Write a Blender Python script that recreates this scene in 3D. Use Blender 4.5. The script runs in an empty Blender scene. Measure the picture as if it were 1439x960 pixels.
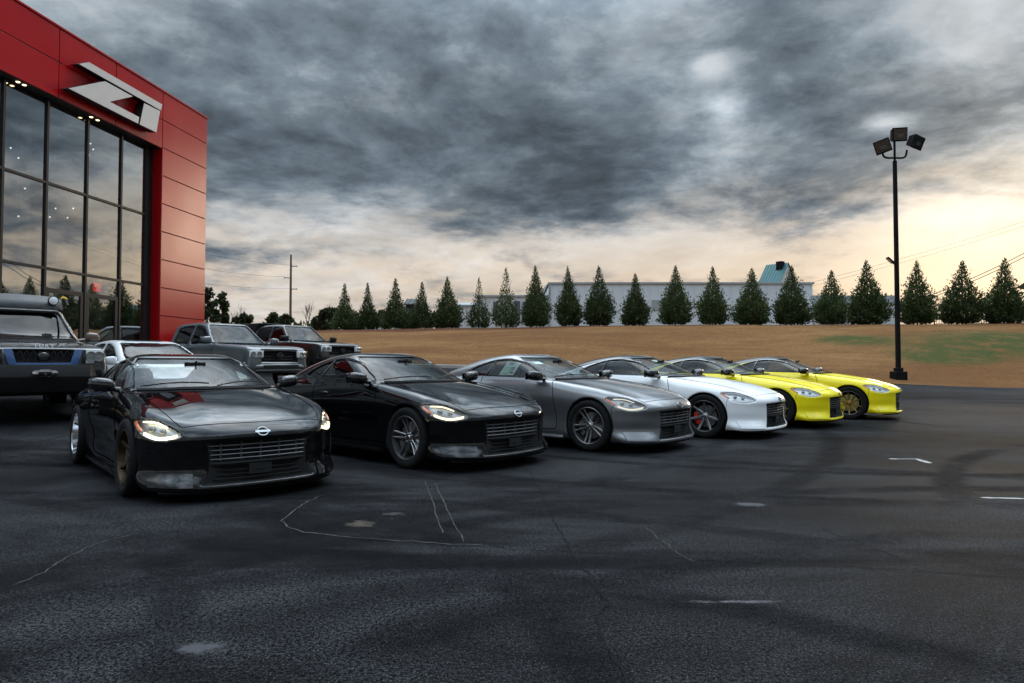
import bpy, bmesh, math, random
import numpy as np
from mathutils import Vector, Matrix

scene = bpy.context.scene
# ---------------------------------------------------------------- camera
F_PX = 947.4                      # focal length in pixels of a 1439 px wide frame
CAM_H = 1.1947
PITCH = .030295
cam_data = bpy.data.cameras.new("camera")
cam_data.sensor_width = 36.0
cam_data.lens = F_PX / 1439.0 * 36.0
cam_data.clip_end = 5000.0
cam_data.clip_start = .05
cam = bpy.data.objects.new("camera", cam_data)
scene.collection.objects.link(cam)
cam.location = (0, 0, CAM_H)
cam.rotation_euler = (math.pi / 2 + PITCH, 0, 0)
scene.camera = cam
def unproj(px, py, depth):
    """picture point (1439x960) at a distance along +Y -> world"""
    u = (px - 719.5) / F_PX; v = (480 - py) / F_PX
    c, s = math.cos(PITCH), math.sin(PITCH)
    d = Vector((u, c - v * s, s + v * c))
    return Vector((0, 0, CAM_H)) + d * (depth / d.y)

# ---------------------------------------------------------------- sky, sun, exposure
SUN_AZ, SUN_EL = math.radians(36), math.radians(9)
world = bpy.data.worlds.new("World")
scene.world = world
world.use_nodes = True

def NT(nt):
    """tiny node-building helper: returns new(node type, inputs, **props) and math helpers"""
    class N: pass
    n = N()
    def new(t, **kw):
        nd = nt.nodes.new(t)
        for k, v in kw.items(): setattr(nd, k, v)
        return nd
    def put(nd, i, v):
        if v is None: return
        s = nd.inputs[i]
        if isinstance(v, bpy.types.NodeSocket): nt.links.new(v, s)
        else: s.default_value = v
    def m(op, a, b=None, c=None, clamp=False):
        nd = new('ShaderNodeMath', operation=op); nd.use_clamp = clamp
        put(nd, 0, a); put(nd, 1, b); put(nd, 2, c)
        return nd.outputs[0]
    def vm(op, a, b=None, out=0):
        nd = new('ShaderNodeVectorMath', operation=op)
        put(nd, 0, a)
        if op == 'SCALE': put(nd, 3, b)
        else: put(nd, 1, b)
        return nd.outputs[out]
    def mix(f, a, b, mode='MIX', clamp=True):
        nd = new('ShaderNodeMix', data_type='RGBA', blend_type=mode); nd.clamp_factor = clamp
        put(nd, 0, f); put(nd, 6, a); put(nd, 7, b)
        return nd.outputs[2]
    def fmix(f, a, b):
        nd = new('ShaderNodeMix', data_type='FLOAT')
        put(nd, 0, f); put(nd, 2, a); put(nd, 3, b)
        return nd.outputs[0]
    def sstep(x, a, b, c=0.0, d=1.0):
        nd = new('ShaderNodeMapRange', interpolation_type='SMOOTHSTEP')
        put(nd, 0, x); put(nd, 1, a); put(nd, 2, b); put(nd, 3, c); put(nd, 4, d)
        return nd.outputs[0]
    def lin(x, a, b, c=0.0, d=1.0):
        nd = new('ShaderNodeMapRange')
        put(nd, 0, x); put(nd, 1, a); put(nd, 2, b); put(nd, 3, c); put(nd, 4, d)
        return nd.outputs[0]
    def noise(vec, scale, detail=4, rough=.5, dist=0.0, lac=2.0, out=0):
        nd = new('ShaderNodeTexNoise')
        put(nd, 'Vector', vec); put(nd, 'Scale', scale); put(nd, 'Detail', detail); put(nd, 'Roughness', rough)
        put(nd, 'Distortion', dist); put(nd, 'Lacunarity', lac)
        return nd.outputs[out]
    def voro(vec, scale, feature='F1', rand=1.0, out=0):
        nd = new('ShaderNodeTexVoronoi', feature=feature)
        put(nd, 'Vector', vec); put(nd, 'Scale', scale); put(nd, 'Randomness', rand)
        return nd.outputs[out]
    def sep(v):
        nd = new('ShaderNodeSeparateXYZ'); put(nd, 0, v); return nd.outputs
    def comb(x, y, z):
        nd = new('ShaderNodeCombineXYZ'); put(nd, 0, x); put(nd, 1, y); put(nd, 2, z); return nd.outputs[0]
    def ramp(f, stops, interp='EASE'):
        nd = new('ShaderNodeValToRGB'); put(nd, 0, f); cr = nd.color_ramp; cr.interpolation = interp
        while len(cr.elements) < len(stops): cr.elements.new(.5)
        for e, (p, c) in zip(cr.elements, stops):
            e.position = p; e.color = (*c, 1) if len(c) == 3 else c
        return nd.outputs[0]
    def bump(h, strength=.3, dist=.01, nrm=None):
        nd = new('ShaderNodeBump'); put(nd, 'Strength', strength); put(nd, 'Distance', dist); put(nd, 'Height', h); put(nd, 'Normal', nrm)
        return nd.outputs[0]
    n.new, n.put, n.m, n.vm, n.mix, n.fmix, n.sstep, n.lin, n.noise, n.voro, n.sep, n.comb, n.ramp, n.bump = \
        new, put, m, vm, mix, fmix, sstep, lin, noise, voro, sep, comb, ramp, bump
    n.nt = nt
    return n

def build_sky():
    nt = world.node_tree; nt.nodes.clear()
    n = NT(nt)
    tc = n.new('ShaderNodeTexCoord')
    D = n.vm('NORMALIZE', tc.outputs['Generated'])
    x, y, z = n.sep(D)
    az = n.m('ARCTAN2', x, y)                                   # 0 straight ahead, + to the right
    el = n.m('ARCSINE', z)
    zc = n.m('MAXIMUM', z, 0.0)
    k = n.m('DIVIDE', 1.0, n.m('ADD', zc, .19))
    P = n.comb(n.m('MULTIPLY', x, k), n.m('MULTIPLY', y, k), 0.0)   # cloud-layer plane
    wob = n.vm('SCALE', n.vm('SUBTRACT', n.noise(P, 1.1, 2, .5, out=1), (.5, .5, .5)), .30)
    P1 = n.vm('ADD', P, wob)
    big = n.noise(P1, .50, 2, .5)
    mid = n.noise(P1, 1.35, 12, .58)
    puff = n.voro(n.vm('ADD', P1, n.vm('SCALE', n.vm('SUBTRACT', n.noise(P, 4.5, 5, .6, out=1), (.5, .5, .5)), .30)), 2.4, 'SMOOTH_F1')
    fine = n.noise(P1, 8.5, 10, .62)
    d = n.m('ADD', n.m('MULTIPLY', n.m('SUBTRACT', big, .5), 1.0), n.m('MULTIPLY', n.m('SUBTRACT', mid, .5), 2.9))
    d = n.m('ADD', d, n.m('MULTIPLY', n.m('SUBTRACT', .42, puff), .55))
    d = n.m('ADD', d, n.m('MULTIPLY', n.m('SUBTRACT', fine, .5), .85))
    d = n.m('SUBTRACT', d, n.sstep(el, math.radians(14), math.radians(7), 0.0, .10))
    # the broad cloud banks of this evening: heaped where they hang (azimuth, elevation, widths, weight)
    def bank(a, e, sa, se, w):
        u = n.m('DIVIDE', n.m('SUBTRACT', az, math.radians(a)), math.radians(sa))
        v = n.m('DIVIDE', n.m('SUBTRACT', el, math.radians(e)), math.radians(se))
        q = n.m('ADD', n.m('MULTIPLY', u, u), n.m('MULTIPLY', v, v))
        return n.m('MULTIPLY', n.m('EXPONENT', n.m('MULTIPLY', q, -1.0)), w)
    for b in BANKS:
        d = n.m('ADD', d, bank(*b))
    sh = n.noise(n.vm('ADD', P1, (math.sin(SUN_AZ) * .14, math.cos(SUN_AZ) * .14, 0)), 1.35, 12, .58)
    relief = n.m('SUBTRACT', mid, sh)
    thick = n.sstep(d, -.66, 1.02)                                # 0 thin veil .. 1 heavy cloud
    cloud = n.ramp(thick, [(0, (.80, .86, .91)), (.2, (.46, .54, .61)), (.42, (.235, .295, .350)), (.66, (.130, .166, .205)), (.85, (.078, .097, .119)), (1, (.052, .060, .072))], 'LINEAR')
    rl = n.lin(relief, -.16, .16, .46, 1.12)
    cloud = n.mix(1.0, cloud, n.comb(rl, rl, rl), 'MULTIPLY')
    # evening light under the deck, strongest towards the low sun
    da = n.m('SUBTRACT', az, SUN_AZ)
    tow = n.m('MULTIPLY', n.m('ADD', n.m('COSINE', da), 1.0), .5)
    tow = n.m('POWER', tow, 2.2)
    low = n.sstep(el, math.radians(17), math.radians(4))
    thin = n.m('SUBTRACT', 1.0, thick)
    wf = n.m('MULTIPLY', n.m('MULTIPLY', low, n.fmix(tow, .55, 1.0)), n.m('MULTIPLY', n.sstep(thin, .30, .85), n.fmix(tow, n.sstep(n.noise(P1, 1.3, 5, .6), .44, .60), 1.0)))
    warm = n.mix(n.sstep(thin, .45, .98), (.44, .34, .27, 1), (.84, .65, .46, 1))
    col = n.mix(n.m('MULTIPLY', wf, .92), cloud, warm)
    # glow round the veiled sun
    sd = (math.sin(SUN_AZ) * math.cos(SUN_EL), math.cos(SUN_AZ) * math.cos(SUN_EL), math.sin(SUN_EL))
    cs = n.vm('DOT_PRODUCT', D, sd, out=1)
    g1 = n.m('MULTIPLY', n.m('POWER', n.m('MAXIMUM', cs, 0.0), 110.0), .42)
    glow = n.m('MULTIPLY', g1, n.fmix(thin, .10, 1.0))
    col = n.mix(1.0, col, n.mix(1.0, (1.0, .74, .42, 1), n.comb(glow, glow, glow), 'MULTIPLY'), 'ADD')
    # overcast luminance: the deck is brighter towards the zenith
    up = n.sstep(z, .43, .76, 1.0, ZENITH)
    col = n.mix(1.0, col, n.comb(up, up, up), 'MULTIPLY')
    sky = n.new('ShaderNodeTexSky', sky_type='NISHITA')
    sky.sun_disc = False; sky.sun_elevation = SUN_EL; sky.sun_rotation = SUN_AZ
    sky.air_density = 1.0; sky.dust_density = 1.0
    veil = n.m('MULTIPLY', n.m('MULTIPLY', thin, thin), .09)
    skyc = n.mix(1.0, sky.outputs[0], n.comb(veil, veil, veil), 'MULTIPLY')
    bg1 = n.new('ShaderNodeBackground'); n.put(bg1, 0, col); n.put(bg1, 1, 1.0)
    bg2 = n.new('ShaderNodeBackground'); n.put(bg2, 0, skyc); n.put(bg2, 1, SKY_STRENGTH)
    add = n.new('ShaderNodeAddShader'); nt.links.new(bg1.outputs[0], add.inputs[0]); nt.links.new(bg2.outputs[0], add.inputs[1])
    out = n.new('ShaderNodeOutputWorld'); nt.links.new(add.outputs[0], out.inputs[0])
SKY_STRENGTH = .05
ZENITH = 9.0
BANKS = [(-16, 23, 15, 7, .42), (-2, 16, 15, 6, .34), (8, 13.5, 9, 3, .22), (22, 26, 6, 4, .3), (-34, 17, 8, 4, .2), (27, 17, 12, 4.5, .2),
         (16.5, 23, 1.9, 1.1, -.66), (17.8, 20, 1.7, 1.2, -.55), (29.3, 17.4, 1.8, .8, -.6), (-37, 27, 8, 4, -.25),
         (36, 10, 9, 3.5, -.5), (16, 9.5, 13, 2.6, -.46), (-6, 9.8, 13, 2.2, -.42), (-24, 10.5, 7, 2.0, -.32), (4, 5.5, 22, 2.0, -.22), (-24, 5, 14, 2.5, .02)]
build_sky()
world.cycles.sampling_method = 'MANUAL'
world.cycles.sample_map_resolution = 1024
sun_data = bpy.data.lights.new("sun", 'SUN')
sun_data.energy = .5
sun_data.angle = math.radians(12)
sun_data.color = (1.0, .80, .58)
sun = bpy.data.objects.new("sun", sun_data)
scene.collection.objects.link(sun)
sun.rotation_euler = Vector((math.sin(SUN_AZ) * math.cos(SUN_EL), math.cos(SUN_AZ) * math.cos(SUN_EL), math.sin(SUN_EL))).to_track_quat('Z', 'Y').to_euler()
vs = scene.view_settings
vs.view_transform = 'Standard'; vs.look = 'None'; vs.exposure = 0.0; vs.gamma = 1.0; vs.use_curve_mapping = False
scene.render.engine = 'CYCLES'
scene.cycles.max_bounces = 7
scene.cycles.diffuse_bounces = 3
scene.cycles.glossy_bounces = 4
scene.cycles.use_adaptive_sampling = True
scene.cycles.adaptive_threshold = .02
scene.cycles.adaptive_min_samples = 16
scene.cycles.transparent_max_bounces = 16
scene.cycles.use_denoising = True
# ---------------------------------------------------------------- helpers
COL = scene.collection
rng = random.Random(7)
nrng = np.random.default_rng(11)

def tag(o, label=None, cat=None, group=None, kind=None):
    if label: o["label"] = label
    if cat: o["category"] = cat
    if group: o["group"] = group
    if kind: o["kind"] = kind
    return o

def empty(name, loc=(0, 0, 0), rz=0.0, parent=None):
    o = bpy.data.objects.new(name, None)
    o.empty_display_size = 0.2
    COL.objects.link(o)
    o.location = loc
    o.rotation_euler = (0, 0, rz)
    o.parent = parent
    return o

def link(name, me, mat=None, parent=None, loc=(0, 0, 0), rot=(0, 0, 0), scale=(1, 1, 1)):
    """object over (possibly shared) mesh data; the material sits on the object"""
    o = bpy.data.objects.new(name, me)
    COL.objects.link(o)
    if mat is not None:
        if not me.materials:
            me.materials.append(None)
        o.material_slots[0].link = 'OBJECT'
        o.material_slots[0].material = mat
    o.parent = parent
    o.location = loc
    o.rotation_euler = rot
    o.scale = scale
    return o

def mesh_np(name, V, F, smooth=True, normals=None):
    """F: list of tuples or int array (n,k)"""
    me = bpy.data.meshes.new(name)
    V = np.asarray(V, dtype=np.float32)
    if isinstance(F, np.ndarray):
        n, k = F.shape
        me.vertices.add(len(V)); me.vertices.foreach_set('co', V.ravel())
        me.loops.add(n * k); me.loops.foreach_set('vertex_index', F.astype(np.int32).ravel())
        me.polygons.add(n)
        me.polygons.foreach_set('loop_start', np.arange(0, n * k, k, dtype=np.int32))
        me.update(calc_edges=True)
        me.validate()
    else:
        me.from_pydata([tuple(v) for v in V.tolist()], [], F)
        me.update()
    if smooth:
        me.polygons.foreach_set('use_smooth', np.ones(len(me.polygons), dtype=bool))
    if normals is not None and len(me.vertices) == len(normals):
        me.normals_split_custom_set_from_vertices(np.asarray(normals, dtype=np.float32))
    return me

class MB:
    """collects simple pieces into one mesh"""
    def __init__(s): s.v = []; s.f = []
    def add(s, V, F):
        o = len(s.v); s.v += [tuple(map(float, p)) for p in V]; s.f += [tuple(i + o for i in q) for q in F]; return s
    def box(s, a, b, taper=None):
        (x0, y0, z0), (x1, y1, z1) = a, b
        V = [(x0, y0, z0), (x1, y0, z0), (x1, y1, z0), (x0, y1, z0), (x0, y0, z1), (x1, y0, z1), (x1, y1, z1), (x0, y1, z1)]
        return s.add(V, [(0, 3, 2, 1), (4, 5, 6, 7), (0, 1, 5, 4), (1, 2, 6, 5), (2, 3, 7, 6), (3, 0, 4, 7)])
    def obox(s, c, half, R):
        """oriented box; R 3x3 columns = axes"""
        V = []
        for sz in (-1, 1):
            for sx, sy in ((-1, -1), (1, -1), (1, 1), (-1, 1)):
                V.append(np.array(c) + R @ (np.array(half) * (sx, sy, sz)))
        return s.add(V, [(0, 3, 2, 1), (4, 5, 6, 7), (0, 1, 5, 4), (1, 2, 6, 5), (2, 3, 7, 6), (3, 0, 4, 7)])
    def tube(s, P, r, n=6, closed=False, cap=True):
        P = [np.array(p, float) for p in P]
        m = len(P); rs = r if hasattr(r, '__len__') else [r] * m
        V = []; up = None
        for i in range(m):
            if closed: t = P[(i + 1) % m] - P[i - 1]
            else: t = P[min(i + 1, m - 1)] - P[max(i - 1, 0)]
            t = t / (np.linalg.norm(t) + 1e-12)
            if up is None:
                up = np.array((0, 0, 1.0)) if abs(t[2]) < .9 else np.array((1.0, 0, 0))
            a = np.cross(t, up); a /= np.linalg.norm(a) + 1e-12
            b = np.cross(a, t); up = b
            for k in range(n):
                q = 2 * math.pi * k / n
                V.append(P[i] + rs[i] * (math.cos(q) * a + math.sin(q) * b))
        F = []
        for i in range(m if closed else m - 1):
            j = (i + 1) % m
            for k in range(n):
                k2 = (k + 1) % n
                F.append((i * n + k, j * n + k, j * n + k2, i * n + k2))
        if cap and not closed:
            F.append(tuple(range(n))); F.append(tuple(range(m * n - 1, (m - 1) * n - 1, -1)))
        return s.add(V, F)
    def lathe(s, prof, n=48, axis='y', cap=False):
        """prof: list of (r, a) ; revolved about axis"""
        V = []; m = len(prof)
        for k in range(n):
            q = 2 * math.pi * k / n
            for r, a in prof:
                if axis == 'y': V.append((r * math.cos(q), a, r * math.sin(q)))
                elif axis == 'x': V.append((a, r * math.cos(q), r * math.sin(q)))
                else: V.append((r * math.cos(q), r * math.sin(q), a))
        F = []
        for k in range(n):
            k2 = (k + 1) % n
            for i in range(m - 1):
                F.append((k * m + i, k2 * m + i, k2 * m + i + 1, k * m + i + 1))
        return s.add(V, F)
    def prism(s, poly, fr, t0, t1):
        """2-D polygon extruded; fr(u, v, t) -> xyz"""
        n = len(poly)
        V = [fr(u, v, t0) for u, v in poly] + [fr(u, v, t1) for u, v in poly]
        F = [tuple(range(n - 1, -1, -1)), tuple(range(n, 2 * n))]
        for i in range(n):
            j = (i + 1) % n
            F.append((i, j, n + j, n + i))
        return s.add(V, F)
    def mesh(s, name='m', smooth=False, bevel=0.0, seg=2, angle=40):
        me = bpy.data.meshes.new(name)
        me.from_pydata(s.v, [], s.f); me.update()
        bm = bmesh.new(); bm.from_mesh(me)
        bmesh.ops.recalc_face_normals(bm, faces=bm.faces)
        if bevel > 0:
            es = [e for e in bm.edges if len(e.link_faces) == 2 and e.calc_face_angle(0) > math.radians(angle)]
            bmesh.ops.bevel(bm, geom=es, offset=bevel, segments=seg, affect='EDGES', profile=.6, clamp_overlap=True)
        bm.to_mesh(me); bm.free()
        if smooth:
            me.polygons.foreach_set('use_smooth', np.ones(len(me.polygons), dtype=bool))
            me.set_sharp_from_angle(angle=math.radians(angle))
        return me

# ---- implicit modelling -------------------------------------------------
def nspline(xs, ys):
    """natural cubic spline"""
    xs = np.array(xs, float); ys = np.array(ys, float); n = len(xs)
    h = np.diff(xs); A = np.zeros((n, n)); b = np.zeros((n,) + ys.shape[1:])
    A[0, 0] = A[-1, -1] = 1
    for i in range(1, n - 1):
        A[i, i - 1] = h[i - 1]; A[i, i] = 2 * (h[i - 1] + h[i]); A[i, i + 1] = h[i]
        b[i] = 6 * ((ys[i + 1] - ys[i]) / h[i] - (ys[i] - ys[i - 1]) / h[i - 1])
    m = np.linalg.solve(A, b)
    def f(x):
        x = np.clip(x, xs[0], xs[-1])
        i = np.clip(np.searchsorted(xs, x) - 1, 0, n - 2)
        d = h[i]; a = (xs[i + 1] - x) / d; c = (x - xs[i]) / d
        if ys.ndim > 1: a = a[..., None]; c = c[..., None]; d = d[..., None]
        return a * ys[i] + c * ys[i + 1] + ((a ** 3 - a) * m[i] + (c ** 3 - c) * m[i + 1]) * d * d / 6
    return f

def table1(xs, ys, step=.004):
    f = nspline(xs, ys); g = np.arange(xs[0], xs[-1] + step, step); t = f(g)
    return lambda x: np.interp(x, g, t)

def table2(us, vs, T, su=.01, sv=.008):
    T = np.array(T, float)
    gu = np.arange(us[0], us[-1] + su, su); gv = np.arange(vs[0], vs[-1] + sv, sv)
    A = nspline(us, T)(gu)
    B = nspline(vs, A.T)(gv).T
    def f(u, v):
        a = np.clip((u - gu[0]) / su, 0, len(gu) - 1.001); b = np.clip((v - gv[0]) / sv, 0, len(gv) - 1.001)
        i = a.astype(int); j = b.astype(int); a = a - i; b = b - j
        return (B[i, j] * (1 - a) + B[i + 1, j] * a) * (1 - b) + (B[i, j + 1] * (1 - a) + B[i + 1, j + 1] * a) * b
    return f

def smax(a, b, k):
    h = np.maximum(k - np.abs(a - b), 0) / k
    return np.maximum(a, b) + h * h * k * .25
def smin(a, b, k):
    return -smax(-a, -b, k)

def poly_sd(px, py, poly):
    """signed distance to a 2-D polygon, negative inside"""
    d = np.full(px.shape, 1e9); inside = np.zeros(px.shape, bool)
    n = len(poly)
    for i in range(n):
        ax, ay = poly[i]; bx, by = poly[i - 1]
        ex, ey = bx - ax, by - ay; wx, wy = px - ax, py - ay
        t = np.clip((wx * ex + wy * ey) / (ex * ex + ey * ey + 1e-12), 0, 1)
        d = np.minimum(d, (wx - ex * t) ** 2 + (wy - ey * t) ** 2)
        c1 = py >= ay; c2 = py < by; c3 = ex * wy > ey * wx
        inside ^= (c1 & c2 & c3) | (~c1 & ~c2 & ~c3)
    return np.where(inside, -1, 1) * np.sqrt(d)

def poly_grid(poly, pad=.35, st=.005):
    """the same distance from a precomputed raster"""
    P = np.array(poly); u0, v0 = P.min(0) - pad; u1, v1 = P.max(0) + pad
    gu = np.arange(u0, u1, st); gv = np.arange(v0, v1, st)
    G = poly_sd(*np.meshgrid(gu, gv, indexing='ij'), poly)
    def f(u, v):
        a = np.clip((u - u0) / st, 0, len(gu) - 1.001); b = np.clip((v - v0) / st, 0, len(gv) - 1.001)
        i = a.astype(np.int32); j = b.astype(np.int32); a = a - i; b = b - j
        return (G[i, j] * (1 - a) + G[i + 1, j] * a) * (1 - b) + (G[i, j + 1] * (1 - a) + G[i + 1, j + 1] * a) * b
    return f

def smooth_poly(pts, n=6):
    """closed Catmull-Rom through points"""
    P = np.array(pts, float); m = len(P); out = []
    for i in range(m):
        p0, p1, p2, p3 = P[i - 1], P[i], P[(i + 1) % m], P[(i + 2) % m]
        for k in range(n):
            t = k / n
            out.append(.5 * (2 * p1 + (p2 - p0) * t + (2 * p0 - 5 * p1 + 4 * p2 - p3) * t * t + (3 * p1 - p0 - 3 * p2 + p3) * t ** 3))
    return [tuple(q) for q in out]

def grad(f, P, e=.004):
    g = np.empty_like(P)
    for k in range(3):
        d = np.zeros(3); d[k] = e
        A = P + d; B = P - d
        g[:, k] = (f(A[:, 0], np.abs(A[:, 1]), A[:, 2]) - f(B[:, 0], np.abs(B[:, 1]), B[:, 2])) / (2 * e)
    return g

def mesh_implicit(f, x0, x1, ymax, z0, z1, h, newton=4, ne=.006, relax=0):
    """surface nets of f(x, |y|, z)=0, half grid mirrored; returns V, F (quads), N"""
    gx = np.arange(x0, x1 + h, h); gz = np.arange(z0, z1 + h, h)
    gy = np.arange(-h / 2, ymax + h, h)
    nx, ny, nz = len(gx), len(gy), len(gz)
    # coarse pass first, then only blocks near the surface
    B = 4
    mx, my, mz = -(-nx // B), -(-ny // B), -(-nz // B)
    cx = gx[0] + (np.arange(mx) * B + (B - 1) / 2) * h; cy = np.abs(gy[0] + (np.arange(my) * B + (B - 1) / 2) * h); cz = gz[0] + (np.arange(mz) * B + (B - 1) / 2) * h
    X3, Y3, Z3 = (q.ravel() for q in np.meshgrid(cx, cy, cz, indexing='ij'))
    cd = f(X3, Y3, Z3)
    near = np.abs(cd) < B * h * 1.25
    D = np.repeat(np.repeat(np.repeat(cd.reshape(mx, my, mz).astype(np.float32), B, 0), B, 1), B, 2)
    bi = np.argwhere(near.reshape(mx, my, mz)); o = np.stack(np.meshgrid(*[np.arange(B)] * 3, indexing='ij'), -1).reshape(-1, 3)
    for i0 in range(0, len(bi), 6000):
        I = (bi[i0:i0 + 6000, None, :] * B + o[None]).reshape(-1, 3)
        D[I[:, 0], I[:, 1], I[:, 2]] = f(gx[0] + I[:, 0] * h, np.abs(gy[0] + I[:, 1] * h), gz[0] + I[:, 2] * h)
    D = D[:nx, :ny, :nz].copy()
    D[np.abs(D) < 1e-7] = 1e-7
    S = D < 0
    cnt = np.zeros((nx - 1, ny - 1, nz - 1), np.int8)
    for a in (0, 1):
        for b in (0, 1):
            for c in (0, 1):
                cnt += S[a:nx - 1 + a, b:ny - 1 + b, c:nz - 1 + c]
    act = (cnt > 0) & (cnt < 8)
    idx = np.full(act.shape, -1, np.int64); cells = np.argwhere(act); idx[act] = np.arange(len(cells))
    acc = np.zeros((len(cells), 3)); num = np.zeros(len(cells))
    ci, cj, ck = cells.T
    for ax in range(3):
        for b in (0, 1):
            for c in (0, 1):
                o = [0, 0, 0]; o[(ax + 1) % 3] = b; o[(ax + 2) % 3] = c
                e = list(o); e[ax] = 1
                d0 = D[ci + o[0], cj + o[1], ck + o[2]]; d1 = D[ci + e[0], cj + e[1], ck + e[2]]
                m = (d0 < 0) != (d1 < 0)
                t = np.where(m, d0 / np.where(m, d0 - d1, 1), 0)
                p = np.stack([np.full(len(t), v, float) for v in o], 1); p[:, ax] = t
                acc += p * m[:, None]; num += m
    P = (cells + acc / num[:, None]) * h + np.array([gx[0], gy[0], gz[0]])
    mid = cj == 0
    P[mid, 1] = 0
    quads = []
    for ax in range(3):
        s0 = [slice(None)] * 3; s1 = [slice(None)] * 3
        s0[ax] = slice(0, -1); s1[ax] = slice(1, None)
        A = S[tuple(s0)]; B = S[tuple(s1)]
        for flip in (False, True):
            E = np.argwhere((A & ~B) if not flip else (~A & B))
            b, c = (ax + 1) % 3, (ax + 2) % 3
            ok = (E[:, b] > 0) & (E[:, c] > 0) & (E[:, b] < act.shape[b]) & (E[:, c] < act.shape[c])
            E = E[ok]
            q = []
            for db, dc in ((1, 1), (0, 1), (0, 0), (1, 0)):
                I = E.copy(); I[:, b] -= db; I[:, c] -= dc
                q.append(idx[I[:, 0], I[:, 1], I[:, 2]])
            q = np.stack(q, 1)
            if flip: q = q[:, ::-1]
            quads.append(q)
    Q = np.concatenate(quads); Q = Q[(Q >= 0).all(1)]
    for _ in range(newton):
        g = grad(f, P, .002); v = f(P[:, 0], np.abs(P[:, 1]), P[:, 2])
        st = -(v / np.maximum((g * g).sum(1), .05))[:, None] * g
        ln = np.linalg.norm(st, axis=1, keepdims=True)
        P = P + st * np.minimum(1, .6 * h / np.maximum(ln, 1e-9))
        P[mid, 1] = 0
    N = grad(f, P, ne); N /= np.linalg.norm(N, axis=1, keepdims=True) + 1e-9
    N[mid, 1] = 0; N /= np.linalg.norm(N, axis=1, keepdims=True) + 1e-9
    for _ in range(relax):                                 # even out the shading normals over the net
        fn = N[Q].mean(1); A = np.zeros_like(N)
        for k in range(4): np.add.at(A, Q[:, k], fn)
        A[mid, 1] = 0; ln = np.linalg.norm(A, axis=1, keepdims=True)
        N = np.where(ln > 1e-6, A / np.maximum(ln, 1e-6), N)
    # mirror
    n = len(P); mp = np.arange(n); keep = ~mid; mp[keep] = n + np.arange(keep.sum())
    P2 = P[keep] * (1, -1, 1); N2 = N[keep] * (1, -1, 1)
    Q2 = mp[Q][:, ::-1]
    return np.concatenate([P, P2]), np.concatenate([Q, Q2]), np.concatenate([N, N2])

def submesh(name, V, F, N, mask):
    Fm = F[mask]
    if len(Fm) == 0: return None
    u, inv = np.unique(Fm.ravel(), return_inverse=True)
    return mesh_np(name, V[u], inv.reshape(Fm.shape), True, None if N is None else N[u])
# ---------------------------------------------------------------- materials
def mat(name):
    m = bpy.data.materials.new(name); m.use_nodes = True
    nt = m.node_tree; nt.nodes.clear()
    n = NT(nt); out = n.new('ShaderNodeOutputMaterial'); n.out = out; n.mat = m
    return m, n
def pbsdf(n, color=(.5, .5, .5), rough=.5, metal=0.0, spec=.5, coat=0.0, coat_rough=.03, normal=None, **kw):
    b = n.new('ShaderNodeBsdfPrincipled')
    def c4(c): return (*c, 1) if isinstance(c, tuple) and len(c) == 3 else c
    n.put(b, 'Base Color', c4(color)); n.put(b, 'Roughness', rough); n.put(b, 'Metallic', metal)
    n.put(b, 'Specular IOR Level', spec); n.put(b, 'Coat Weight', coat); n.put(b, 'Coat Roughness', coat_rough)
    n.put(b, 'Normal', normal)
    for k, v in kw.items(): n.put(b, k.replace('_', ' '), c4(v))
    return b
def simple(name, color, rough=.5, metal=0.0, spec=.5, coat=0.0, var=.0, scale=6.0, bumpy=0.0, bscale=40.0, **kw):
    """principled with a little mottling so nothing is perfectly uniform"""
    m, n = mat(name)
    tc = n.new('ShaderNodeTexCoord'); co = tc.outputs['Object']
    c = (*color, 1); r = rough; nr = None
    if var > 0:
        nz = n.noise(co, scale, 5, .6)
        f = n.lin(nz, .25, .75, 1 - var, 1 + var)
        c = n.mix(1.0, (*color, 1), n.comb(f, f, f), 'MULTIPLY')
        r = n.lin(nz, .3, .7, max(rough - .08, .02), min(rough + .08, 1))
    if bumpy > 0: nr = n.bump(n.noise(co, bscale, 4, .6), bumpy, .01)
    b = pbsdf(n, c, r, metal, spec, coat, normal=nr, **kw)
    n.nt.links.new(b.outputs[0], n.out.inputs[0])
    return m
def paint(name, color, metal=.0, rough=.35, flake=0.0, dust=.05, lowdust=.25):
    """clear-coated car paint with a breath of road dust that lies low on the body"""
    m, n = mat(name)
    tc = n.new('ShaderNodeTexCoord'); co = tc.outputs['Object']
    x, y, z = n.sep(co)
    nz = n.noise(co, 3.5, 6, .65)
    lowm = n.m('MULTIPLY', n.sstep(z, .55, .12), n.sstep(nz, .3, .7))
    dm = n.m('ADD', n.m('MULTIPLY', lowm, lowdust), n.m('MULTIPLY', n.sstep(nz, .45, .75), dust), clamp=True)
    c = n.mix(dm, (*color, 1), (.06, .055, .05, 1))
    if flake > 0:
        fl = n.noise(co, 900, 1, .5)
        f = n.lin(fl, .3, .7, 1 - flake, 1 + flake)
        c = n.mix(1.0, c, n.comb(f, f, f), 'MULTIPLY')
    cr = n.fmix(dm, .012, .30)
    b = pbsdf(n, c, rough, metal, .5 if metal > .05 else 0.0, 1.0, cr)
    n.put(b, 'Coat IOR', 1.5)
    n.nt.links.new(b.outputs[0], n.out.inputs[0])
    return m
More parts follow.
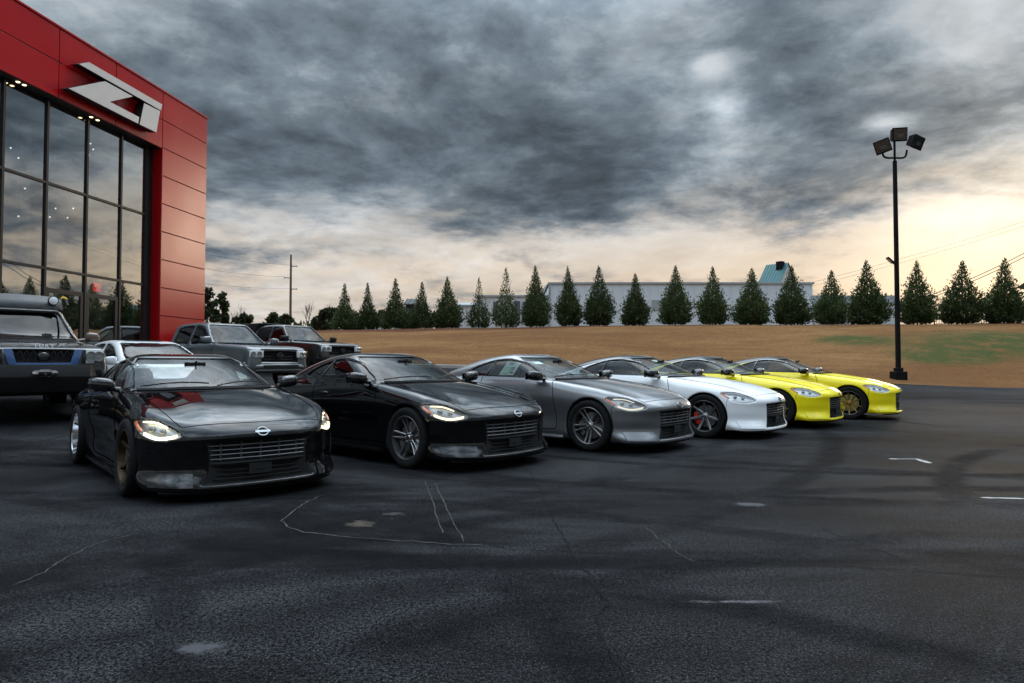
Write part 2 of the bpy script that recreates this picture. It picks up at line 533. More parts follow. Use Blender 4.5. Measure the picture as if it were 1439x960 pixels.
def glass(name, tint, refl=1.0, ior=1.52, rough=.0):
    m, n = mat(name)
    fr = n.new('ShaderNodeFresnel'); n.put(fr, 'IOR', ior)
    tr = n.new('ShaderNodeBsdfTransparent'); n.put(tr, 0, (*tint, 1))
    gl = n.new('ShaderNodeBsdfGlossy'); n.put(gl, 0, (1, 1, 1, 1)); n.put(gl, 'Roughness', rough)
    geo = n.new('ShaderNodeNewGeometry')          # light leaving through the inner face is not reflected twice
    f = n.m('MULTIPLY', n.m('MULTIPLY', n.m('ADD', n.m('MULTIPLY', fr.outputs[0], 1.25), .01), refl), n.m('SUBTRACT', 1.0, geo.outputs['Backfacing']), clamp=True)
    mx = n.new('ShaderNodeMixShader'); n.put(mx, 0, f)
    n.nt.links.new(tr.outputs[0], mx.inputs[1]); n.nt.links.new(gl.outputs[0], mx.inputs[2])
    n.nt.links.new(mx.outputs[0], n.out.inputs[0])
    return m
def glow(name, color, strength):
    m, n = mat(name)
    e = n.new('ShaderNodeEmission'); n.put(e, 0, (*color, 1)); n.put(e, 1, strength)
    n.nt.links.new(e.outputs[0], n.out.inputs[0])
    return m
M = {}
M['rubber'] = simple('rubber', (.007, .007, .0075), .85, spec=.2, var=.25, scale=9, bumpy=.15)
M['trim'] = simple('black_trim', (.006, .006, .0065), .55, spec=.25, var=.1)
M['gloss_black'] = simple('gloss_black', (.006, .006, .007), .12, coat=.6)
M['liner'] = simple('liner', (.006, .006, .006), .9)
M['seam'] = simple('seam', (.002, .002, .002), .9, spec=0.0)
M['cabin'] = simple('cabin', (.012, .012, .013), .75, var=.2)
M['leather'] = simple('seat_leather', (.018, .018, .02), .5, var=.2, bumpy=.1)
M['chrome'] = simple('chrome', (.34, .35, .36), .14, 1.0)
M['satin'] = simple('satin_trim', (.60, .61, .63), .25, 1.0)
M['grille_bar'] = simple('grille_bar', (.085, .085, .09), .38, .6)
M['alloy_grey'] = simple('alloy_grey', (.11, .11, .115), .32, .8)
M['alloy_face'] = simple('alloy_machined', (.50, .50, .51), .28, 1.0)
M['alloy_silver'] = simple('alloy_silver', (.62, .62, .63), .14, 1.0)
M['alloy_bronze'] = simple('alloy_bronze', (.06, .042, .024), .38, .8)
M['alloy_gold'] = simple('alloy_gold', (.30, .19, .07), .32, .85)
M['alloy_black'] = simple('alloy_black', (.02, .02, .02), .3, .3)
M['disc'] = simple('brake_disc', (.28, .27, .26), .35, 1.0, var=.15, scale=30)
M['caliper_red'] = simple('caliper_red', (.42, .012, .012), .35, coat=.5)
M['caliper_grey'] = simple('caliper_grey', (.10, .10, .10), .5, .5)
M['caliper_yellow'] = simple('caliper_yellow', (.62, .42, .01), .35, coat=.5)
M['glass_front'] = glass('windscreen_glass', (.74, .80, .79), .5, 1.42)
M['glass_side'] = glass('side_glass', (.40, .45, .44), .6, 1.42)
M['glass_dark'] = glass('privacy_glass', (.06, .065, .065), .7, 1.42)
M['lens'] = glass('lamp_lens', (.93, .95, .95), .85)
M['lamp_bowl'] = simple('lamp_bowl', (.30, .30, .30), .3, .5)
M['lamp_bowl_bright'] = simple('lamp_bowl_bright', (.78, .78, .79), .28, .2)
M['projector'] = simple('projector', (.12, .125, .13), .08, coat=1)
M['amber'] = simple('amber_reflector', (.62, .13, .012), .25, coat=1.0)
M['drl_off'] = simple('drl_off', (.72, .74, .74), .25, coat=.8)
M['drl_bright'] = glow('drl_bright', (1.0, .88, .48), 6.0)
M['drl_warm'] = glow('drl_warm', (1.0, .82, .48), 2.6)
M['drl_dim'] = glow('drl_dim', (1.0, .94, .80), .95)
M['paper'] = simple('paper', (.72, .76, .72), .6, var=.05)
M['paper_green'] = simple('paper_green', (.42, .68, .46), .6)
M['ink'] = simple('ink', (.05, .06, .07), .7)
M['p_black'] = paint('paint_black', (.0035, .0035, .004), .0, .3, dust=.006, lowdust=.02)
M['p_black2'] = paint('paint_black_pearl', (.003, .003, .0035), .0, .25, dust=.005, lowdust=.02)
M['p_grey'] = paint('paint_grey', (.15, .154, .16), .65, .36, .15, dust=.03)
M['p_white'] = paint('paint_white', (.80, .805, .81), .0, .35, dust=.01, lowdust=.06)
M['p_yellow'] = paint('paint_yellow', (.86, .70, .008), .0, .32, dust=.02, lowdust=.12)
M['p_roof'] = paint('paint_roof_black', (.004, .004, .004), .0, .25)
# ---------------------------------------------------------------- low coupe: implicit shape (x forward from the front axle, y aside, z up)
Z_S = table2([-3.45, -3.1, -2.55, -2.1, -1.7, -1.2, -.7, -.3, 0, .35, .65, .95],
             [.10, .20, .30, .42, .55, .68, .80, .92, 1.05],
  [[.72, .78, .82, .84, .85, .84, .80, .72, .62],
   [.80, .85, .87, .885, .895, .89, .86, .79, .68],
   [.82, .875, .905, .92, .925, .918, .89, .82, .72],
   [.80, .86, .885, .89, .90, .902, .877, .825, .75],
   [.80, .868, .868, .852, .868, .884, .866, .83, .77],
   [.80, .868, .862, .84, .858, .878, .862, .832, .78],
   [.80, .868, .866, .848, .864, .882, .864, .83, .78],
   [.81, .875, .882, .880, .890, .892, .864, .80, .74],
   [.82, .885, .898, .905, .908, .898, .858, .78, .70],
   [.82, .885, .894, .899, .896, .878, .832, .75, .67],
   [.80, .87, .88, .878, .868, .842, .79, .70, .60],
   [.74, .80, .82, .82, .80, .76, .70, .60, .50]])
Z_F = table2([0, .25, .45, .60, .72, .82, .95], [.06, .14, .20, .265, .40, .52, .57, .64, .72, .82],
  [[0.895, 0.920, 0.905, 0.883, 0.875, 0.885, 0.900, 0.870, 0.790, 0.620],
   [0.880, 0.905, 0.890, 0.870, 0.862, 0.872, 0.885, 0.853, 0.770, 0.600],
   [0.840, 0.868, 0.855, 0.830, 0.822, 0.832, 0.842, 0.805, 0.715, 0.550],
   [0.775, 0.805, 0.795, 0.753, 0.745, 0.755, 0.762, 0.722, 0.635, 0.470],
   [0.680, 0.712, 0.705, 0.648, 0.640, 0.648, 0.652, 0.612, 0.530, 0.370],
   [0.540, 0.575, 0.570, 0.508, 0.500, 0.503, 0.505, 0.468, 0.390, 0.230],
   [0.300, 0.340, 0.335, 0.278, 0.265, 0.265, 0.262, 0.225, 0.150, 0.000]])
Z_H = table2([-3.5, -3.3, -3.0, -2.6, -2.2, -1.6, -1.0, -.7, -.4, 0, .3, .6, .8, 1.0],
             [0, .2, .4, .55, .68, .80, .95],
  [[.87, .87, .865, .855, .84, .80, .74],
   [.915, .915, .91, .90, .88, .84, .78],
   [.93, .93, .925, .92, .905, .875, .82],
   [.95, .95, .95, .948, .942, .925, .865],
   [.94, .94, .94, .942, .946, .936, .885],
   [.92, .92, .924, .93, .936, .932, .89],
   [.93, .93, .93, .932, .936, .934, .89],
   [.955, .955, .95, .944, .938, .928, .88],
   [.945, .943, .932, .912, .906, .894, .845],
   [.892, .89, .877, .855, .853, .846, .795],
   [.840, .837, .822, .80, .797, .785, .73],
   [.765, .761, .745, .722, .712, .695, .645],
   [.692, .687, .67, .648, .634, .615, .57],
   [.60, .595, .578, .555, .54, .52, .47]])
Z_T = table1([-3.6, -3.45, -3.3, -3.1, -2.8, -2.5, -2.2, -1.9, -1.6, -1.3, -1.0, -.6],
             [.80, .865, .925, 1.0, 1.10, 1.185, 1.253, 1.298, 1.315, 1.308, 1.285, 1.22])
Z_XW = table1([.80, .90, 1.0, 1.1, 1.2, 1.3, 1.4], [-.19, -.40, -.62, -.86, -1.12, -1.42, -1.78])
Z_GB = table1([-3.5, -3.1, -2.7, -2.2, -1.7, -1.2, -.7, -.2], [.48, .60, .69, .775, .812, .815, .80, .76])
ZR = .343                                              # tyre radius
Z_WIN = smooth_poly([(-.86, .965), (-1.06, 1.075), (-1.32, 1.185), (-1.62, 1.232), (-1.92, 1.212), (-2.2, 1.135),
                     (-2.42, 1.035), (-2.36, .992), (-2.0, .984), (-1.5, .976), (-1.1, .968)], 5)
Z_WIN_D = poly_grid(Z_WIN)
HLA = math.radians(50)
Z_HL = smooth_poly([(.285, .708), (.137, .722), (-.02, .699), (-.235, .605), (-.127, .568), (.0, .566), (.12, .598), (.195, .640)], 5)
Z_HL_D = poly_grid(Z_HL)
def z_body(x, y, z):
    """uncut lower body"""
    s = y - Z_S(x, z)
    t = (z - Z_H(x, y)) * .97
    fr = (x - Z_F(y, z)) * .82
    rr = (-3.44 + .12 * (y / .8) ** 2 + .10 * np.abs(z - .62) - x)
    b = .135 + .03 * (x < -.4) * 0 - z
    d = smax(s, t, .075)
    d = smax(d, fr, .045)
    d = smax(d, rr, .10)
    return smax(d, b, .03)
def z_side(x, y, z):
    dz = np.maximum(z - .93, 0)
    return (y - (Z_GB(x) - .45 * dz - .9 * dz * dz)) * .88
def z_gw(x, y, z):
    return (x - Z_XW(z) + .32 * (y / .7) ** 2) * .40
def z_green(x, y, z):
    d = smax(z_side(x, y, z), (z - Z_T(x)) * .95, .11)
    d = smax(d, z_gw(x, y, z), .045)
    return np.maximum(d, .70 - z)
def z_solid(x, y, z):
    return smin(z_body(x, y, z), z_green(x, y, z), .035)
def z_cut_side(x, y, z):
    return np.maximum(Z_WIN_D(x, z), .35 - y)
def z_cut_shield(x, y, z):
    d = smax(z_side(x, y, z) + .056, z - 1.262, .016)
    d = smax(d, (Z_H(x, y) + .016 - z), .012)
    return smax(d, -(z_gw(x, y, z) + .10), .01)
def z_cut_rear(x, y, z):
    d = smax(np.abs(x + 2.66) - .42, z_side(x, y, z) + .14, .08)
    return np.maximum(d, .93 - z)
def z_cabin(x, y, z):
    g = np.maximum(z_green(x, y, z) + .05, .72 - z)
    b = np.maximum(np.maximum(np.abs(x + 1.45) - .78, y - .70), np.abs(z - .62) - .32)
    return smin(g, b, .03)
def z_well(x, y, z):
    a = np.hypot(x, z - ZR) - .372
    b = np.hypot(x + 2.55, z - ZR - .004) - .376
    return np.maximum(np.minimum(a, b), .58 - y)
GR_TOP = table1([0, .2, .4, .6], [.553, .552, .548, .54])
def z_grille(x, y, z):
    w = .515 - .10 * np.maximum(.36 - z, 0)
    d = smax(y - w, z - GR_TOP(y), .02)
    d = smax(d, .185 - z, .02)
    return np.maximum(d, .775 - x - .25 * y * y * -1)
def hl_uv(x, y):
    ca, sa = math.cos(HLA), math.sin(HLA)
    return -(x - .5) * sa + (y - .72) * ca, (x - .5) * ca + (y - .72) * sa       # t outboard, n out of the lens
def z_headlight(x, y, z):
    t, n = hl_uv(x, y)
    d = Z_HL_D(t, z)
    d = np.maximum(d, -n - .25)
    return np.maximum(d, -(z_body(x, y, z) + .055))
# ---------------------------------------------------------------- low coupe: meshes
def z_final(x, y, z):
    d = z_solid(x, y, z)
    cut = np.minimum(z_cut_side(x, y, z), z_cut_rear(x, y, z))
    cut = np.minimum(cut, z_cut_shield(x, y, z))
    # openings only pierce the greenhouse shell
    cut = np.maximum(cut, -(z_green(x, y, z) + .075))
    d = smax(d, -cut, .008)
    d = np.maximum(d, -z_cabin(x, y, z))
    d = smax(d, -z_well(x, y, z), .014)
    d = smax(d, -z_grille(x, y, z), .010)
    return smax(d, -z_headlight(x, y, z), .006)

def solve_axis(f, p, axis, a, b, n=500):
    """walk from a (outside) to b along axis until f < 0"""
    q = np.array(p, float); ts = np.linspace(a, b, n)
    P = np.repeat(q[None], n, 0); P[:, axis] = ts
    v = f(P[:, 0], np.abs(P[:, 1]), P[:, 2])
    i = max(1, int(np.argmax(v < 0)))
    t = min(max(v[i - 1] / (v[i - 1] - v[i] + 1e-12), 0), 1)
    q[axis] = ts[i - 1] + (ts[i] - ts[i - 1]) * t
    return q
def dense(pts, step=.04):
    out = []
    for a, b in zip(pts[:-1], pts[1:]):
        a = np.array(a, float); b = np.array(b, float); k = max(1, int(np.linalg.norm(b - a) / step))
        out += [a + (b - a) * i / k for i in range(k)]
    return out + [np.array(pts[-1], float)]
def crcurve(pts, n=8):
    P = [np.array(p, float) for p in pts]; P = [2 * P[0] - P[1]] + P + [2 * P[-1] - P[-2]]; out = []
    for i in range(1, len(P) - 2):
        p0, p1, p2, p3 = P[i - 1:i + 3]
        for k in range(n):
            t = k / n
            out.append(.5 * (2 * p1 + (p2 - p0) * t + (2 * p0 - 5 * p1 + 4 * p2 - p3) * t * t + (3 * p1 - p0 - 3 * p2 + p3) * t ** 3))
    return out + [P[-2]]

def make_zmeshes(h=.0125):
    D = {}
    V, F, N = mesh_implicit(z_final, -3.52, 1.0, .98, .08, 1.36, h, 4, .008, 1)
    C = V[F].mean(1); Nf = N[F].mean(1); x, y, z = C.T; ay = np.abs(y)
    b0 = z_solid(x, ay, z); gr = z_green(x, ay, z); bo = z_body(x, ay, z)
    cut = b0 < -.007
    well = cut & (np.minimum(np.hypot(x, z - ZR), np.hypot(x + 2.55, z - ZR)) < .40) & (ay > .55)
    gril = cut & ~well & (x > .55) & (ay < .58) & (z < .58)
    head = cut & ~well & ~gril & (x > .1)
    inner = cut & ~well & ~gril & ~head
    under = ~cut & (Nf[:, 2] < -.75) & (z < .2)
    outer = ~cut & ~under
    hood_edge = np.interp(x, [-.75, -.4, 0, .3, .55, .72], [.73, .71, .695, .685, .655, .60])
    hood = outer & (x > -.9) & (ay < hood_edge) & (x < .815 - .30 * ay * ay) & (Nf[:, 2] > .35) & (gr > .002)
    line = np.interp(x, [-3.1, -2.8, -2.5, -2.2, -1.92, -1.62, -1.32, -1.06, -.86, -.7], [.93, 1.0, 1.09, 1.165, 1.222, 1.236, 1.188, 1.08, .97, .9])
    roof = outer & ~hood & (gr < bo) & (z > line) & (z > .95)
    door = outer & ~roof & ~hood & (ay > .70) & (x < np.interp(z, [.2, .5, .95], [-.52, -.56, -.66])) & (x > np.interp(z, [.2, .45, .7, 1.0], [-1.72, -1.78, -1.95, -2.02])) & (z > .265)
    bump = outer & ~roof & ~hood & ~door & (x > np.interp(z, [.1, .55, .62, .75], [.30, .345, .36, .25])) 
    bump &= ~((z > .60) & (ay > .62) & (x < .55))
    body = outer & ~roof & ~hood & ~door & ~bump
    for nm, m in dict(body=body, hood=hood, roof=roof, front_bumper=bump).items():
        D[nm] = submesh(nm, V, F, N, m)
    D['door_l'] = submesh('door', V, F, N, door & (y > 0)); D['door_r'] = submesh('door', V, F, N, door & (y < 0))
    D['wheel_arch_liner'] = submesh('liner', V, F, N, well | under)
    D['grille_recess'] = submesh('grille_recess', V, F, N, gril)
    D['cabin_lining'] = submesh('cabin_lining', V, F, N, inner)
    D['bowl_l'] = submesh('bowl', V, F, N, head & (y > 0)); D['bowl_r'] = submesh('bowl', V, F, N, head & (y < 0))
    # glass: an inset skin of the greenhouse behind the openings
    gf = lambda a, b, c: z_green(a, b, c) + .012
    V, F, N = mesh_implicit(gf, -3.4, -.2, .9, .88, 1.34, .024, 3, .03, 8)
    C = V[F].mean(1); x, y, z = C.T; ay = np.abs(y)
    sw = (z_cut_side(x, ay, z) < .022) & (ay > .3); ws = z_cut_shield(x, ay, z) < .022; rw = z_cut_rear(x, ay, z) < .03
    div = -1.93 + (z - 1.1) * .35
    D['windshield'] = submesh('windshield', V, F, N, ws & ~sw)
    D['rear_window'] = submesh('rear_window', V, F, N, rw)
    for s, k in ((1, 'l'), (-1, 'r')):
        D['side_window_' + k] = submesh('side_window', V, F, N, sw & (y * s > 0) & (x > div))
        D['quarter_window_' + k] = submesh('quarter_window', V, F, N, sw & (y * s > 0) & (x <= div))
    # seals, roof strip, panel gaps
    gap = MB()
    side = lambda p: solve_axis(z_solid, p, 1, 1.05, .2)
    for kk, s in (('l', 1), ('r', -1)):
        seal = MB(); strip = MB(); pil = MB()
        loop = [side((a, 0, b)) for a, b in Z_WIN]
        seal.tube([(p[0], s * (p[1] - .002), p[2]) for p in loop], .006, 6, closed=True)
        top = [(-1.26, 1.178), (-1.34, 1.206), (-1.62, 1.248), (-1.92, 1.229), (-2.2, 1.153), (-2.45, 1.06), (-2.62, .99)]
        tp = [side((a, 0, b)) for a, b in crcurve(top, 6)]
        strip.tube([(p[0], s * (p[1] + .001), p[2]) for p in tp], .0048, 6)
        pl = [side((-1.93 + (b - 1.1) * .35, 0, b)) for b in np.linspace(.985, 1.215, 6)]
        pil.tube([(p[0], s * (p[1] - .010), p[2]) for p in pl], .014, 6)
        D['window_seal_' + kk] = seal.mesh('seal', True); D['roof_strip_' + kk] = strip.mesh('strip', True); D['window_divider_' + kk] = pil.mesh('pil', True)
        dl = crcurve([(-.67, .95), (-.61, .80), (-.56, .5), (-.54, .30), (-.60, .262)], 8) + crcurve([(-1.66, .262), (-1.75, .32), (-1.80, .48), (-1.95, .70), (-2.02, .97)], 8)
        gp = [side((a, 0, b)) for a, b in dl]
        gap.tube([(p[0], s * p[1], p[2]) for p in gp], .0046, 5)
        # hood edge and front cut
        hp = [solve_axis(z_body, (a, b, 0), 2, 1.1, .4) for a, b in dense([(-.62, .72), (-.4, .71), (0, .695), (.3, .685), (.55, .655), (.66, .622), (.69, .60)], .04)]
        gap.tube([(p[0], s * p[1], p[2] - .001) for p in hp], .0042, 5)
        # bumper to fender gap
        bg = [side((a, 0, b)) for a, b in dense([(.362, .50), (.36, .56), (.375, .625)], .03)]
        gap.tube([(p[0], s * p[1], p[2]) for p in bg], .003, 5)
        # fuel-flap-free rear quarter crease, door handle
    fr = [solve_axis(z_body, (.815 - .30 * b * b - .02, b, 0), 2, 1.1, .4) for b in np.linspace(-.60, .60, 31)]
    gap.tube([(p[0], p[1], p[2] - .001) for p in fr], .0042, 5)
    D['panel_gap'] = gap.mesh('gap', True)
    hd = MB()
    for nm, s in (('l', 1), ('r', -1)):
        hd = MB(); pts = [side((a, 0, .80)) for a in np.linspace(-1.62, -1.82, 5)]
        hd.tube([(p[0], s * (p[1] + .012), p[2] + (.004 if 0 < i < 4 else 0)) for i, p in enumerate(pts)], [.006, .013, .014, .013, .006], 8)
        D['handle_' + nm] = hd.mesh('handle', True)
    # cowl and wipers
    cw = MB()
    g = []
    for b in np.linspace(-.66, .66, 23):
        xa = -.43 - .32 * (b / .7) ** 2
        p = solve_axis(z_solid, (xa, b, 0), 2, 1.2, .5); g.append(p)
    cw.tube([(p[0] + .005, p[1], p[2] + .004) for p in g], .022, 6)
    D['cowl'] = cw.mesh('cowl', True)
    for kk, y0, y1 in (('r', -.62, -.02), ('l', .05, .60)):
        wp = MB(); pts = []
        for t in np.linspace(0, 1, 9):
            b = y0 + (y1 - y0) * t; zz = .965 + .035 * math.sin(t * 2.4)
            xx = float(Z_XW(zz)) - .32 * (b / .7) ** 2 + .012
            pts.append((xx, b, zz + .014))
        wp.tube(pts, .007, 5)
        D['wiper_' + kk] = wp.mesh('wiper', True)
    # lamp lens, light guides, projector, amber corner
    ca, sa = math.cos(HLA), math.sin(HLA)
    def onlens(t, zz, off):
        # walk inwards along the lens normal
        ks = np.linspace(.25, -.45, 281)
        px = .5 - t * sa + ks * ca; py = .72 + t * ca + ks * sa
        v = z_body(px, py, np.full(281, zz)) < off
        i = int(np.argmax(v)) if v.any() else 100
        return np.array((px[i], py[i], zz))
    O = np.array(Z_HL); cen = np.array([.04, .645])
    V = [onlens(*cen, -.004)]; Fs = []; rings = 6; m = len(O)
    for r in range(1, rings + 1):
        for o in O:
            q = cen + (o - cen) * (r / rings) * 1.015
            V.append(onlens(q[0], q[1], -.004))
    for i in range(m): Fs.append((0, 1 + i, 1 + (i + 1) % m))
    for r in range(rings - 1):
        for i in range(m):
            a = 1 + r * m; b = a + m; j = (i + 1) % m
            Fs.append((a + i, b + i, b + j, a + j))
    V = np.array(V)
    def arc(ids, sc, depth, r0, nm):
        pts = []
        for u in ids:
            i = int(math.floor(u)) % m; fr_ = u - math.floor(u)
            o = O[i] * (1 - fr_) + O[(i + 1) % m] * fr_
            q = cen + (o - cen) * sc
            pts.append(onlens(q[0], q[1], -depth))
        return pts
    up = arc(np.linspace(2.5, 12, 14), .80, .022, .008, 'u')
    lo = arc(np.linspace(15.6, 32, 20), .85, .020, .008, 'l')
    am = arc(np.linspace(-6.5, 1, 8), .93, .012, .01, 'a')
    for nm, s in (('l', 1), ('r', -1)):
        fl = lambda P: [(p[0], s * p[1], p[2]) for p in P]
        D['lens_' + nm] = mesh_np('lens', np.array(fl(V)), [f if s > 0 else f[::-1] for f in Fs])
        D['guide0_' + nm] = MB().tube(fl(up), [.004] + [.0072] * (len(up) - 2) + [.004], 6).mesh('guide', True); D['guide1_' + nm] = MB().tube(fl(lo), [.006] + [.0125] * (len(lo) - 2) + [.006], 6).mesh('guide', True)
        b = MB(); b.tube(fl(am), [.006] + [.016] * (len(am) - 2) + [.008], 6); D['amber_' + nm] = b.mesh('amber', True)
        b = MB()
        for t, zz, rr in ((.07, .648, .030), (-.045, .632, .026)):
            c = onlens(t, zz, -.045); 
            b.lathe([(.0001, rr * .95), (rr * .6, rr * .75), (rr * .9, rr * .35), (rr, 0), (rr, -.02)], 14, 'x')
            k = 14 * 5
            for q in range(len(b.v) - k, len(b.v)):
                p = b.v[q]; b.v[q] = (p[0] * .9 + c[0], s * c[1] + p[1], p[2] + c[2])
        D['projector_' + nm] = b.mesh('projector', True)
    # grille: frame, bars, posts, lower mesh, plate block
    fx = lambda y, z, o: float(Z_F(np.array([abs(y)]), np.array([z]))[0]) - o
    for k, zz in enumerate((.392, .430, .468, .506)):
        b = MB(); pts = [(fx(q, zz, .022), q, zz) for q in np.linspace(-.50, .50, 25)]
        b.tube(pts, .0062, 5); D['bar_%d' % k] = b.mesh('bar', True)
    for i, q in enumerate(np.linspace(-.50, .50, 7)):
        D['post_%d' % i] = MB().tube([(fx(q, zz, .026), q, zz) for zz in (.378, .42, .47, .527)], .0095, 5).mesh('post', True)
    for i, zz in enumerate((.22, .255, .29, .325)): D['low_%d' % i] = MB().tube([(fx(q, zz, .05), q, zz) for q in np.linspace(-.48, .48, 17)], .006, 5).mesh('low', True)
    D['low_4'] = MB().tube([(fx(q, .355, .03), q, .352) for q in np.linspace(-.51, .51, 17)], .016, 6).mesh('low', True)
    b = MB(); b.box((.845, -.10, .245), (.856, .10, .335)); b.box((.856, -.03, .28), (.861, .03, .30)); D['plate_bracket'] = b.mesh('plate', False, .004)
    # flat corner blades low on the bumper
    for nm, s in (('l', 1), ('r', -1)):
        nu, nv = 14, 5; G = np.zeros((nu, nv, 3))
        for i, u in enumerate(np.linspace(0, 1, nu)):
            for j, v in enumerate(np.linspace(0, 1, nv)):
                yy = .825 - .285 * u + .012 * v; zz = .290 - .112 * v - .004 * u
                p = solve_axis(z_body, (0, yy, zz), 0, 1.15, .1); G[i, j] = (p[0] + .006 + .010 * v, yy + .004, zz)
        V = [tuple(G[i, j] * (1, s, 1)) for i in range(nu) for j in range(nv)] + [tuple((G[i, j] - (.035, .01, 0)) * (1, s, 1)) for i in range(nu) for j in range(nv)]
        o = nu * nv; Fq = [(i * nv + j, (i + 1) * nv + j, (i + 1) * nv + j + 1, i * nv + j + 1) for i in range(nu - 1) for j in range(nv - 1)]
        rim_ = [i * nv for i in range(nu)] + [(nu - 1) * nv + j for j in range(1, nv)] + [i * nv + nv - 1 for i in range(nu - 2, -1, -1)] + [j for j in range(nv - 2, 0, -1)]
        Fq += [(rim_[k], rim_[(k + 1) % len(rim_)], rim_[(k + 1) % len(rim_)] + o, rim_[k] + o) for k in range(len(rim_))]
        b = MB(); b.add(V, Fq); D['blade_' + nm] = b.mesh('blade', True, angle=45)
    # lip
    b = MB(); pts = [(fx(q, .14, .05), q, .124) for q in np.linspace(-.76, .76, 41)]
    b.tube(pts, .014, 6); D['front_lip'] = b.mesh('lip', True)
    # sill
    for nm, s in (('l', 1), ('r', -1)):
        b = MB(); pts = [(q, s * (.872 if -2.05 < q < -.5 else .86), .165) for q in np.linspace(-2.12, -.42, 18)]
        b.tube(pts, .030, 8); D['sill_' + nm] = b.mesh('sill', True)
    # badge: oval ring with a bar across
    b = MB(); c = solve_axis(z_body, (0, 0, .612), 0, 1.1, .5); nx = np.array([.86, 0, .51]); tz = np.array([-.51, 0, .86])
    c = c + nx * .006
    b.tube([c + np.array((0, 1, 0)) * .047 * math.cos(q) + tz * .040 * math.sin(q) for q in np.linspace(0, 2 * math.pi, 28, endpoint=False)], .0065, 6, closed=True)
    R = np.stack([nx, np.array((0, 1.0, 0)), tz], 1)
    b.obox(c, (.005, .066, .0095), R)
    D['badge'] = b.mesh('badge', True)
    # mirrors
    for nm, s in (('l', 1), ('r', -1)):
        b = MB(); V = []; nu, nv = 14, 20
        for i in range(nu + 1):
            t = -1 + 2 * i / nu
            for j in range(nv):
                q = 2 * math.pi * j / nv; e = lambda c_: math.copysign(abs(c_) ** .7, c_)
                rr = (1 - abs(t) ** 3.2) ** .5
                V.append((-.865 + rr * .075 * e(math.cos(q)) + (.02 if math.cos(q) > 0 else 0) * rr - .02 * t, s * (.945 + t * .118), 1.0 + .014 * t + rr * .068 * e(math.sin(q))))
        Fm = [(i * nv + j, (i + 1) * nv + j, (i + 1) * nv + (j + 1) % nv, i * nv + (j + 1) % nv) for i in range(nu) for j in range(nv)]
        b.add(V, Fm)
        b.tube([(-.80, s * .79, .945), (-.83, s * .85, .955), (-.85, s * .90, .975)], [.030, .024, .022], 8)
        D['mirror_' + nm] = b.mesh('mirror', True, angle=70)
        b = MB(); b.box((-.958, s * .86, .945), (-.950, s * 1.045, 1.06)); D['mirror_glass_' + nm] = b.mesh('mg', False)
    # cabin
    b = MB(); pts = []
    nx_, ny_ = 6, 19
    V = []
    for q in np.linspace(-.70, .70, ny_):
        hump = .035 * math.exp(-((q - .36) / .16) ** 2)
        for xx, zz in ((-.62, .915), (-.80, .925), (-.98, .92 + hump), (-1.06, .88 + hump), (-1.08, .72), (-1.0, .6)):
            V.append((xx - .10 * (q / .7) ** 2, q, zz - .02 * (q / .7) ** 2))
    Fm = [(i * 6 + j, (i + 1) * 6 + j, (i + 1) * 6 + j + 1, i * 6 + j + 1) for i in range(ny_ - 1) for j in range(5)]
    b.add(V, Fm); D['dashboard'] = b.mesh('dash', True, angle=60)
    b = MB(); c = np.array((-1.13, .36, .86)); ax1 = np.array((0, 1.0, 0)); ax2 = np.array((-.42, 0, .91)); 
    b.tube([c + .175 * (math.cos(q) * ax1 + math.sin(q) * ax2) for q in np.linspace(0, 2 * math.pi, 28, endpoint=False)], .014, 7, closed=True)
    for q in (0, math.pi, -math.pi / 2): b.tube([c + .04 * (math.cos(q) * ax1 + math.sin(q) * ax2), c + .17 * (math.cos(q) * ax1 + math.sin(q) * ax2)], .014, 6)
    b.tube([c + np.array((.02, 0, .01)), c + np.array((-.03, 0, -.01))], .055, 12)
    D['steering_wheel'] = b.mesh('sw', True)
    for nm, s in (('l', 1), ('r', -1)):
        b = MB()
        def slab(pts, w):
            V = []; k = 14
            for (xx, zz, th, ww) in pts:
                for j in range(k):
                    q = 2 * math.pi * j / k; e = lambda c_: math.copysign(abs(c_) ** .55, c_)
                    V.append((xx + th * e(math.cos(q)), s * .36 + ww * e(math.sin(q)), zz))
            F_ = [(i * k + j, (i + 1) * k + j, (i + 1) * k + (j + 1) % k, i * k + (j + 1) % k) for i in range(len(pts) - 1) for j in range(k)]
            F_ += [tuple(range(k)), tuple(range(len(pts) * k - 1, (len(pts) - 1) * k - 1, -1))]
            b.add(V, F_)
        slab([(-1.62, .38, .24, .24), (-1.62, .50, .25, .26), (-1.62, .56, .22, .22)], .25)
        slab([(-1.82, .50, .09, .22), (-1.88, .62, .10, .27), (-1.95, .80, .09, .27), (-2.00, .94, .07, .22), (-2.02, 1.0, .055, .14), (-2.03, 1.10, .05, .125), (-2.035, 1.15, .035, .09)], .25)
        D['seat_' + nm] = b.mesh('seat', True, angle=75)
    b = MB(); b.box((-1.17, -.11, 1.165), (-1.14, .11, 1.22)); b.tube([(-1.14, 0, 1.2), (-1.10, 0, 1.235)], .01, 6); D['rear_view_mirror'] = b.mesh('rvm', True, .012, angle=50)
    return D

